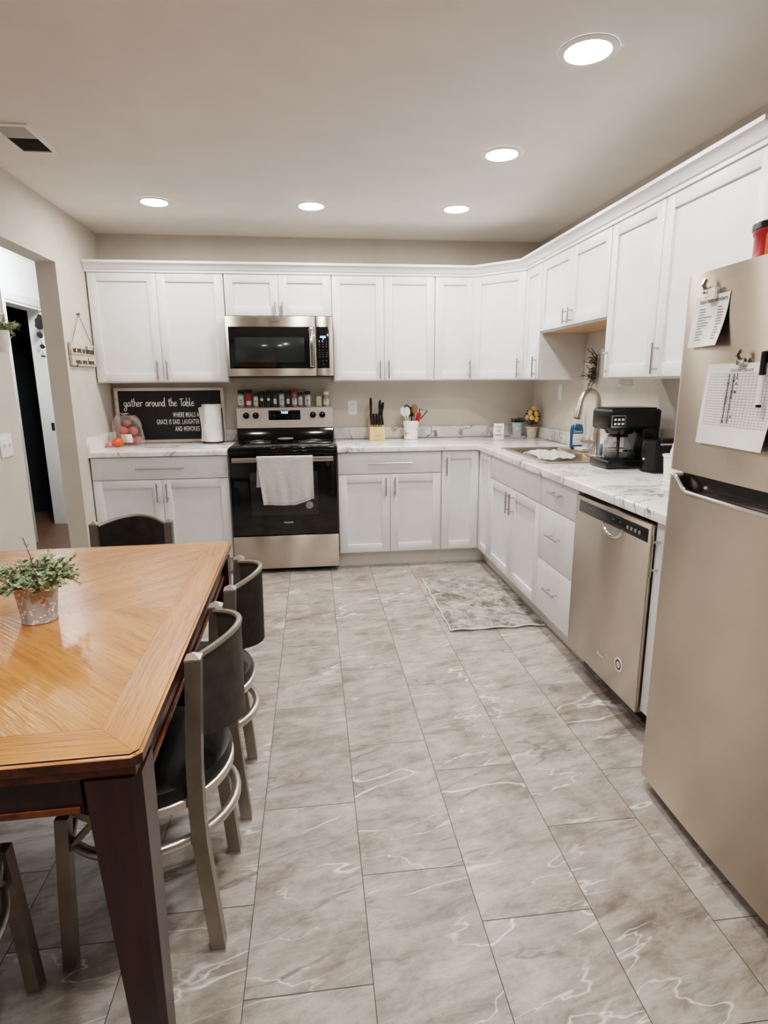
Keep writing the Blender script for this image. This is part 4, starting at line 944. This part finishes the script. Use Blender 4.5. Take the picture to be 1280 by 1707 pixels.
for x, yy, tilt, hh, label in ((-54.2, -3.5, -.03, 5.6, 'tall black-handled chef knife standing in the block nearer the range'), (-51.6, -3.6, .03, 4.9, 'black-handled bread knife in the block nearer the crock'), (-50.85, -3.1, .1, 4.2, 'black-handled knife in the block beside the bread knife')):
    p = Vector((x, yy, 43.4)); d_ = Vector((tilt, -.16, 1)).normalized()
    k = thing('kitchen_knife', label, 'knife', p, 0, 'large knives in the block')
    obj('handle', B().tube([p + d_ * .4, p + d_ * hh * .3, p + d_ * hh * .75, p + d_ * hh], [.42, .38, .46, .3], 10, False, .65), BPLAST, k)
    obj('bolster', B().tube([p - d_ * .3, p + d_ * .4], .36, 8, False, .6), CHROME, k)
cx, cy = -41.7, -4.9
t = thing('utensil_crock', 'white ceramic crock with red floral pattern on the counter', 'crock', (cx, cy, 36.02))
obj('body', B().lathe((cx, cy, 36.02), [(2.1, 0), (2.25, .15), (2.2, .5), (2.3, 4.2), (2.5, 4.5), (2.55, 5.6), (2.4, 5.75), (2.2, 5.6), (2.05, 1), (.1, .9)], 36), mat_crock(), t)
def utensil(name, label, bx, by, hx, hy, hz, m, head, hm=None):
    p = Vector((cx + bx, cy + by, 37.6)); q = Vector((cx + hx, cy + hy, hz)); d_ = (q - p).normalized()
    k = thing(name, label, 'utensil', (cx + bx, cy + by, 37.2), 0, 'utensils standing in the floral crock')
    obj('handle', B().tube([p, q], .2, 8), m, k)
    hb = B()
    if head == 'spoon': hb.ball((0, 0, 1.3), 1.0, .3, 1.5, 16, 8)
    elif head == 'flat': hb.box(-1.1, 1.1, -.12, .12, 0, 3.0, .1)
    elif head == 'frame': hb.tube([(-.3, 0, 0), (-1.2, 0, 2.6), (1.4, 0, 3.0), (.3, 0, 0)], .2, 6)
    else: hb.box(-.75, .75, -.25, .25, -.6, 2.4, .3)
    ry = math.atan2(d_.x, d_.z); hb.xf(q - d_ * .2, 0, 0, ry); obj('head', hb, hm or m, k)
utensil('slotted_spoon', 'white slotted spoon leaning toward the knife block', -.2, -.6, -2.2, -.9, 43.6, CERAM, 'spoon')
utensil('serving_spoon', 'large white serving spoon at the front of the crock', -.5, -1.1, -1.3, -1.3, 43.6, CERAM, 'spoon')
utensil('ladle', 'black rounded ladle behind the white spoons', -.1, .4, -1.0, .6, 44.2, BPLAST, 'spoon')
utensil('turner', 'dark grey flat turner in the middle of the crock', .2, .0, .3, .4, 43.2, BMATTE, 'flat')
utensil('wooden_spoon', 'brown wooden spoon rising above the others', .5, -.3, 1.0, -.4, 44.4, SPOONW, 'spoon')
utensil('spatula', 'red silicone spatula low in the crock', .8, -1.0, 1.9, -1.3, 42.2, SPOONW, 'spat', RED)
utensil('pasta_turner', 'black open-frame turner leaning away from the knife block', 1.0, .3, 3.0, .4, 42.6, BPLAST, 'frame')

# ------------------------------------------------------------------ corner counter items
t = thing('table_card', 'small white lettered card standing before the corner plants', 'card', (-15.5, -12.8, 36.02))
obj('card', B().box(-17.1, -13.9, -13.0, -12.75, 36.02, 41.0, .05), PAPER, t)
obj('stand', B().box(-17.1, -13.9, -13.05, -11.4, 36.02, 36.15), CLEAR, t)
b = B(); script(b, 'enjoy', lambda x, y: (-16.7 + x * .62, -13.03, 39.8 + y * .4), .05); script(b, 'life', lambda x, y: (-16.3 + x * .7, -13.03, 38.5 + y * .36), .05); script(b, 'people', lambda x, y: (-16.75 + x * .58, -13.03, 37.3 + y * .36), .05); obj('lettering', b, INKL, t)
t = thing('dish_soap', 'blue dish soap bottle with white label behind the sink', 'bottle', (-4.1, -42.6, 36.3))
c = (-4.1, -42.8); H0 = 36.34
def soapb(z, w, d_): return [(c[0] + w * math.cos(a), c[1] + d_ * math.sin(a), H0 + z) for a in [2 * math.pi * i / 20 for i in range(20)]]
b = B(); b.skin([b.ring(soapb(*q)) for q in ((0, 1.2, .9), (.3, 1.6, 1.1), (1.2, 1.65, 1.1), (4.6, 1.75, 1.1), (5.8, 1.6, 1.0), (6.3, 1.2, .8), (6.4, .5, .5))]); obj('bottle', b, BLUE, t)
obj('label', B().sheet(lambda u, w: (c[0] - 1.4 + 2.6 * u, c[1] - 1.14 + .3 * (u - .5) ** 2, H0 + 1.0 + 2.9 * w), 6, 1), PAPER, t)
obj('label_print', B().text('Dawn', (c[0] - .2, c[1] - 1.16, H0 + 4.5), (1, 0, 0), (0, 0, 1), .95).box(c[0] - 1.0, c[0] + .5, c[1] - 1.2, c[1] - 1.17, H0 + 2.6, H0 + 2.75), LETTER, t)
c = (-2.3, -38.6)
t = thing('clear_bottle', 'tall clear bottle with white cap behind the blue soap', 'bottle', (*c, 36.03))
obj('bottle', B().lathe((*c, 36.03), [(1.0, 0), (1.25, .3), (1.25, 5.6), (.95, 7.2), (.55, 8.6), (.5, 9.6)], 24), CLEAR, t); obj('cap', B().lathe((*c, 36.03), [(.62, 9.4), (.66, 9.5), (.66, 10.6), (.5, 10.7)], 18), CERAM, t)
t = thing('sponge', 'pale yellow sponge lying on the sink deck', 'sponge', (-5.2, -48.6, 36.33)); obj('foam', B().box(-6.2, -4.3, -51.0, -46.4, 36.34, 37.0, .2), SPONGE, t); obj('scrub_layer', B().box(-6.2, -4.3, -51.0, -46.4, 37.01, 37.2, .08), CERAM, t)
t = thing('dish_brush', 'blue and white dish brush leaning by the faucet', 'brush', (-7.6, -63.6, 36.3))
obj('handle', B().tube([(-6.9, -62.2, 39.3), (-7.2, -62.8, 38.2), (-7.6, -63.5, 36.9)], [.28, .42, .3], 10), BLUE, t); obj('tip', B().ball((-7.75, -63.75, 36.65), .34), CERAM, t); obj('top_band', B().ball((-6.8, -62.0, 39.6), .36, .36, .45), CERAM, t)
def cl(u, w):
    x = -20.4 + 9.2 * u; y = -58.6 + 13.4 * w; d_ = max(0, abs(y + 52.4) - 1.2)
    z = 36.55 + .5 * math.sin(u * 3.1) * math.exp(-d_ * .3) - .05 * d_ ** 1.7 + .16 * math.sin(u * 14 + w * 5) + .14 * math.sin(w * 19 - u * 6) + .12 * math.sin(u * 27)
    return (x + .35 * math.sin(w * 11), y + .5 * math.sin(u * 7), max(z, 36.42 if d_ < .6 else 33))
solo('dish_cloth', 'crumpled white dish cloth lying over the divider of the sink', 'cloth', B().sheet(cl, 34, 40, -.12), TOWEL, (-15.8, -52, 36.4))

# coffee maker (faces -x)
t = thing('coffee_maker', 'black drip coffee maker on the counter beside the sink', 'coffee maker', (-8.2, -74.2, 36.02))
cyy = -74.2
obj('base', B().box(-13.6, -2.9, cyy - 3.9, cyy + 3.9, 36.03, 37.8, .5, 3).cyl((-9.6, cyy, 37.8), (-9.6, cyy, 38.0), 3.1, None, 28), BPLAST, t)
obj('tank', B().box(-6.2, -2.7, cyy - 3.85, cyy + 3.85, 37.7, 48.0, .4, 3), BPLAST, t)
hd = obj('brew_head', B().box(-13.6, -2.6, cyy - 3.95, cyy + 3.95, 43.9, 48.1, .6, 3).lathe((-9.4, cyy, 0), [(2.6, 43.0), (3.0, 43.9)], 24), BPLAST, t)
pn = obj('control_panel', B().box(-13.3, -10.3, cyy - 4.02, cyy - 3.9, 44.5, 46.9, .3), NICKEL, hd)
b = B().box(-13.1, -10.5, cyy - 4.06, cyy - 4.0, 44.7, 46.7, .2); fc = obj('panel_face', b, BPLAST, pn)
b = B()
for i in range(3):
    for j in range(2): b.box(-12.8 + i * .8, -12.3 + i * .8, cyy - 4.12, cyy - 4.05, 45.0 + j * .85, 45.4 + j * .85, .05)
obj('buttons', b, LETTER, fc)
obj('lid', B().box(-12.8, -3.4, cyy - 3.3, cyy + 3.3, 48.1, 48.35, .12), BPLAST, hd)
ccx, ccy = -9.6, cyy
t = thing('carafe', 'glass coffee carafe with black handle on the warming plate', 'carafe', (ccx, ccy, 38.02))
obj('glass', B().lathe((ccx, ccy, 38.03), [(2.4, 0), (2.75, .5), (2.8, 1.6), (2.5, 3.2), (2.0, 4.3), (1.9, 4.5)], 32, False), GLASS, t)
obj('coffee', B().lathe((ccx, ccy, 38.06), [(2.3, 0), (2.62, .5), (2.66, 1.3), (.1, 1.3)], 32), COFFEE, t)
obj('lid', B().lathe((ccx, ccy, 38.03), [(2.0, 4.3), (2.05, 4.4), (1.9, 4.75), (.6, 4.85)], 28), BPLAST, t)
hd_ = Vector((-.45, -.9, 0)).normalized(); P = lambda r_, z: (ccx + hd_.x * r_, ccy + hd_.y * r_, 38.03 + z)
obj('handle', B().tube([P(1.9, 4.2), P(3.3, 4.2), P(3.9, 3.9), P(3.9, 1.2), P(3.4, .5)], [.5, .5, .5, .45, .3], 10, False, .7), BPLAST, t)
obj('band', B().lathe((ccx, ccy, 38.03), [(2.83, 1.45), (2.83, 1.75), (2.75, 1.8)], 32, False), CHROME, t)
# small appliance
t = thing('countertop_appliance', 'small glossy black appliance between the coffee maker and white cup', 'appliance', (-5, -82.2, 36.02))
def tapered(pts, zs):
    b = B(); cx_ = sum(p[0] for p in pts) / len(pts); cy2 = sum(p[1] for p in pts) / len(pts)
    b.skin([b.ring([(cx_ + (x - cx_) * k_, cy2 + (y - cy2) * k_, z) for x, y in pts]) for z, k_ in zs])
    bmesh.ops.bevel(b.bm, geom=b.bm.edges[:], offset=.15, segments=2, affect='EDGES'); return b
foot = [(-7.4, -79.6), (-8.2, -82.0), (-7.3, -84.7), (-4.6, -85.0), (-2.6, -84.6), (-2.4, -79.6)]
obj('body', tapered(foot, [(36.4, 1.0), (38.6, .93), (41.2, .95), (42.3, .88)]), BPLAST, t, 25)
obj('base', tapered(foot, [(36.03, 1.02), (36.5, 1.03)]), BMATTE, t)
obj('head', B().box(-6.4, -1.6, -84.9, -81.2, 40.2, 42.7, .25), BPLAST, t)
obj('chrome_strip', B().box(-6.6, -3.2, -85.02, -84.85, 41.5, 41.85, .06), CHROME, t); obj('button', B().ball((-8.0, -81.9, 38.6), .3, .4, .3), CHROME, t)
c = (-6.9, -90.5)
t = thing('white_cup', 'white plastic cup on the counter against the refrigerator', 'cup', (*c, 36.02))
obj('cup', B().lathe((*c, 36.03), [(1.6, 0), (1.75, .2), (2.05, 4.0), (2.25, 4.1), (2.25, 4.4), (2.05, 4.4), (1.6, .4), (.1, .35)], 30), CERAM, t)
t = thing('squeeze_bottle', 'white squeeze bottle with pointed tip standing in the white cup', 'bottle', (*c, 36.4))
obj('bottle', B().lathe((*c, 36.42), [(.9, 0), (1.0, .2), (1.0, 4.6), (.8, 5.2)], 22), CERAM, t); obj('nozzle', B().lathe((*c, 36.42), [(.8, 5.2), (.75, 5.6), (.15, 8.2)], 18), CERAM, t)
t = thing('mounted_box', 'small white box fixed under the tall wall cabinet', 'holder', (-8, -76, 53))
obj('housing', B().box(-9.5, -7.4, -74.6, -72.6, 52.75, 53.96, .15), CLEAR, t); obj('cover', B().box(-9.6, -7.3, -74.7, -72.5, 52.6, 52.78, .06), CERAM, t)

# ------------------------------------------------------------------ plates on walls
t = thing('wall_outlet', 'white duplex outlet plate on the back wall by the range', 'outlet', (-59.8, -.1, 43.7))
obj('plate', B().box(-61.2, -58.4, -.22, -.01, 43.6, 48.1, .08), CERAM, t)
for z in (44.9, 46.8): obj('socket', B().box(-60.4, -59.2, -.3, -.2, z - .55, z + .55, .12), TRIM, t); 
b = B()
for z in (44.9, 46.8): b.box(-60.1, -60.0, -.32, -.29, z, z + .35).box(-59.6, -59.5, -.32, -.29, z, z + .35)
obj('slot', b, BMATTE, t, 0)
t = thing('wall_switch', 'narrow white switch plate on the wall by the sink corner', 'switch', (-.1, -21.6, 48.2))
obj('plate', B().box(-.22, -.01, -23.0, -20.3, 48.2, 52.7, .08), CERAM, t); obj('rocker', B().box(-.32, -.2, -22.3, -21.0, 49.2, 51.7, .06), TRIM, t)
t = thing('wall_switch', 'double toggle switch plate on the wall beside the hall opening', 'switch', (LX, -66.5, 39.8))
obj('plate', B().box(LX + .01, LX + .22, -69.0, -64.4, 39.8, 44.4, .08), CERAM, t)
for y in (-67.6, -65.8): obj('toggle', B().box(LX + .2, LX + .7, y - .15, y + .15, 41.8, 42.5, .06), TRIM, t)

# ------------------------------------------------------------------ rug
def rg(u, w):
    x = -43.8 + 21.5 * u; y = -37.2 - 35.4 * w + .35 * u
    z = .32 + (.3 * math.sin(u * 9 + .5) ** 2 * max(0, w - .86) / .14) + .02 * math.sin(u * 40) * math.sin(w * 60)
    return (x + .12 * math.sin(w * 30), y + .1 * math.sin(u * 25), z)
t = thing('kitchen_rug', 'cream and taupe distressed mat on the floor before the sink', 'rug', (-32.7, -55, 0))
obj('pile', B().sheet(rg, 50, 70, .28), RUG, t)
obj('binding', B().tube([rg(i / 60, 1.0) for i in range(61)], .16, 6).tube([rg(0, i / 60) for i in range(61)], .12, 6), TOWEL, t)

# ------------------------------------------------------------------ ceiling: vent and downlights
t = thing('ceiling_vent', 'two-way metal air register in the ceiling near the doorway', 'vent', (-121.3, -68.6, CE - .3))
vx0, vx1, vy0, vy1 = -124.6, -117.9, -75.2, -62.2
obj('frame', B().cells([vx0, vx0 + .8, vx1 - .8, vx1], [vy0, vy0 + .8, vy1 - .8, vy1], lambda x, y: not (vx0 + .8 < x < vx1 - .8 and vy0 + .8 < y < vy1 - .8), CE - .28, CE - .01, lambda u, v_, w: (u, v_, w)), TRIM, t, 0)
obj('backing', B().box(vx0 + .8, vx1 - .8, vy0 + .8, vy1 - .8, CE - .06, CE - .02), VENTB, t, 0)
b = B(); n = 18
for i in range(n):
    y = vy0 + 1.1 + (vy1 - vy0 - 2.2) * i / (n - 1); dy = .26 if y < -69.2 else -.26
    q = [(vx0 + .8, y - dy, CE - .07), (vx1 - .8, y - dy, CE - .07), (vx1 - .8, y + dy, CE - .27), (vx0 + .8, y + dy, CE - .27)]
    b.bm.faces.new([b.bm.verts.new(p) for p in q])
obj('louver', b, GREYTRIM, t, 0)
t0 = thing('recessed_light', 'recessed round ceiling light above the doorway end of the counter', 'light', (-108.2, -32.8, CE), 0, 'recessed ceiling lights', True)
obj('trim_ring', B().lathe((0, 0, 0), [(3.9, -.02), (3.85, -.18), (3.0, -.3), (2.95, -.05)], 40, False), TRIM, t0)
obj('lens', B().lathe((0, 0, 0), [(2.98, -.12), (2.2, -.2), (.1, -.24)], 36, False), LENS, t0)
for x, y, l in ((-71.2, -33, 'recessed round ceiling light in front of the microwave cabinet'), (-35.1, -33.8, 'recessed round ceiling light above the inner counter corner'), (-35.1, -70.0, 'recessed round ceiling light above the sink side'), (-35.1, -106.0, 'large recessed ceiling light nearest the refrigerator')):
    dup(t0, (x, y, CE), 0, l)

# ------------------------------------------------------------------ light: added unseen fill downlights, hall lamp, soft room light
def lamp(name, kind, loc, energy, col, size, rot=(0, 0, 0)):
    l = bpy.data.lights.new(name, kind); l.energy = energy; l.color = col
    if kind == 'AREA': l.shape = 'DISK'; l.size = size
    else: l.shadow_soft_size = size
    o = bpy.data.objects.new(name, l); C.objects.link(o); o.location = Vector(loc) * S; o.rotation_euler = rot; return o
lamp('hall_ceiling_lamp', 'POINT', (-154, 14, 92), 17, (.9, .96, 1.0), .1)
dup(t0, (-62, -144, CE), 0, 'added unseen fill downlight over the aisle between table and refrigerator')  # unseen copies from here on, added to brighten floor and base cabinets
dup(t0, (-71, -180, CE), 0, 'added unseen fill downlight beyond the near end of the table')
dup(t0, (-107, -180, CE), 0, 'added unseen fill downlight beyond the shadowed side of the table')
w = bpy.data.worlds.new('room_ambient'); bpy.context.scene.world = w; w.use_nodes = True
w.node_tree.nodes['Background'].inputs['Color'].default_value = (1, .965, .92, 1); w.node_tree.nodes['Background'].inputs['Strength'].default_value = .1

# ------------------------------------------------------------------ camera (solved from the photograph's straight edges)
yaw, pitch, roll = .11789, .21752, -.0073
cyw, syw, cpt, spt = math.cos(yaw), math.sin(yaw), math.cos(pitch), math.sin(pitch)
f = Vector((syw * cpt, cyw * cpt, -spt)); r = Vector((cyw, -syw, 0)); u = r.cross(f)
cr, sr = math.cos(roll), math.sin(roll); r, u = r * cr + u * sr, u * cr - r * sr
cam = bpy.data.cameras.new('camera'); co = bpy.data.objects.new('camera', cam); C.objects.link(co)
M = Matrix((r, u, -f)).transposed().to_4x4(); M.translation = Vector((-72.46, -190.39, 53.72)) * S; co.matrix_world = M
cam.sensor_fit = 'VERTICAL'; cam.sensor_height = 36; cam.lens = 36 * 979.85 / 1707; cam.clip_start = .05
bpy.context.scene.camera = co
cy_ = bpy.context.scene.cycles; cy_.max_bounces = 8; cy_.glossy_bounces = 4; cy_.transmission_bounces = 4; cy_.diffuse_bounces = 5; cy_.caustics_reflective = False; cy_.caustics_refractive = False
vs = bpy.context.scene.view_settings
vs.view_transform = 'Filmic'; vs.look = 'Medium High Contrast'; vs.exposure = 1.64
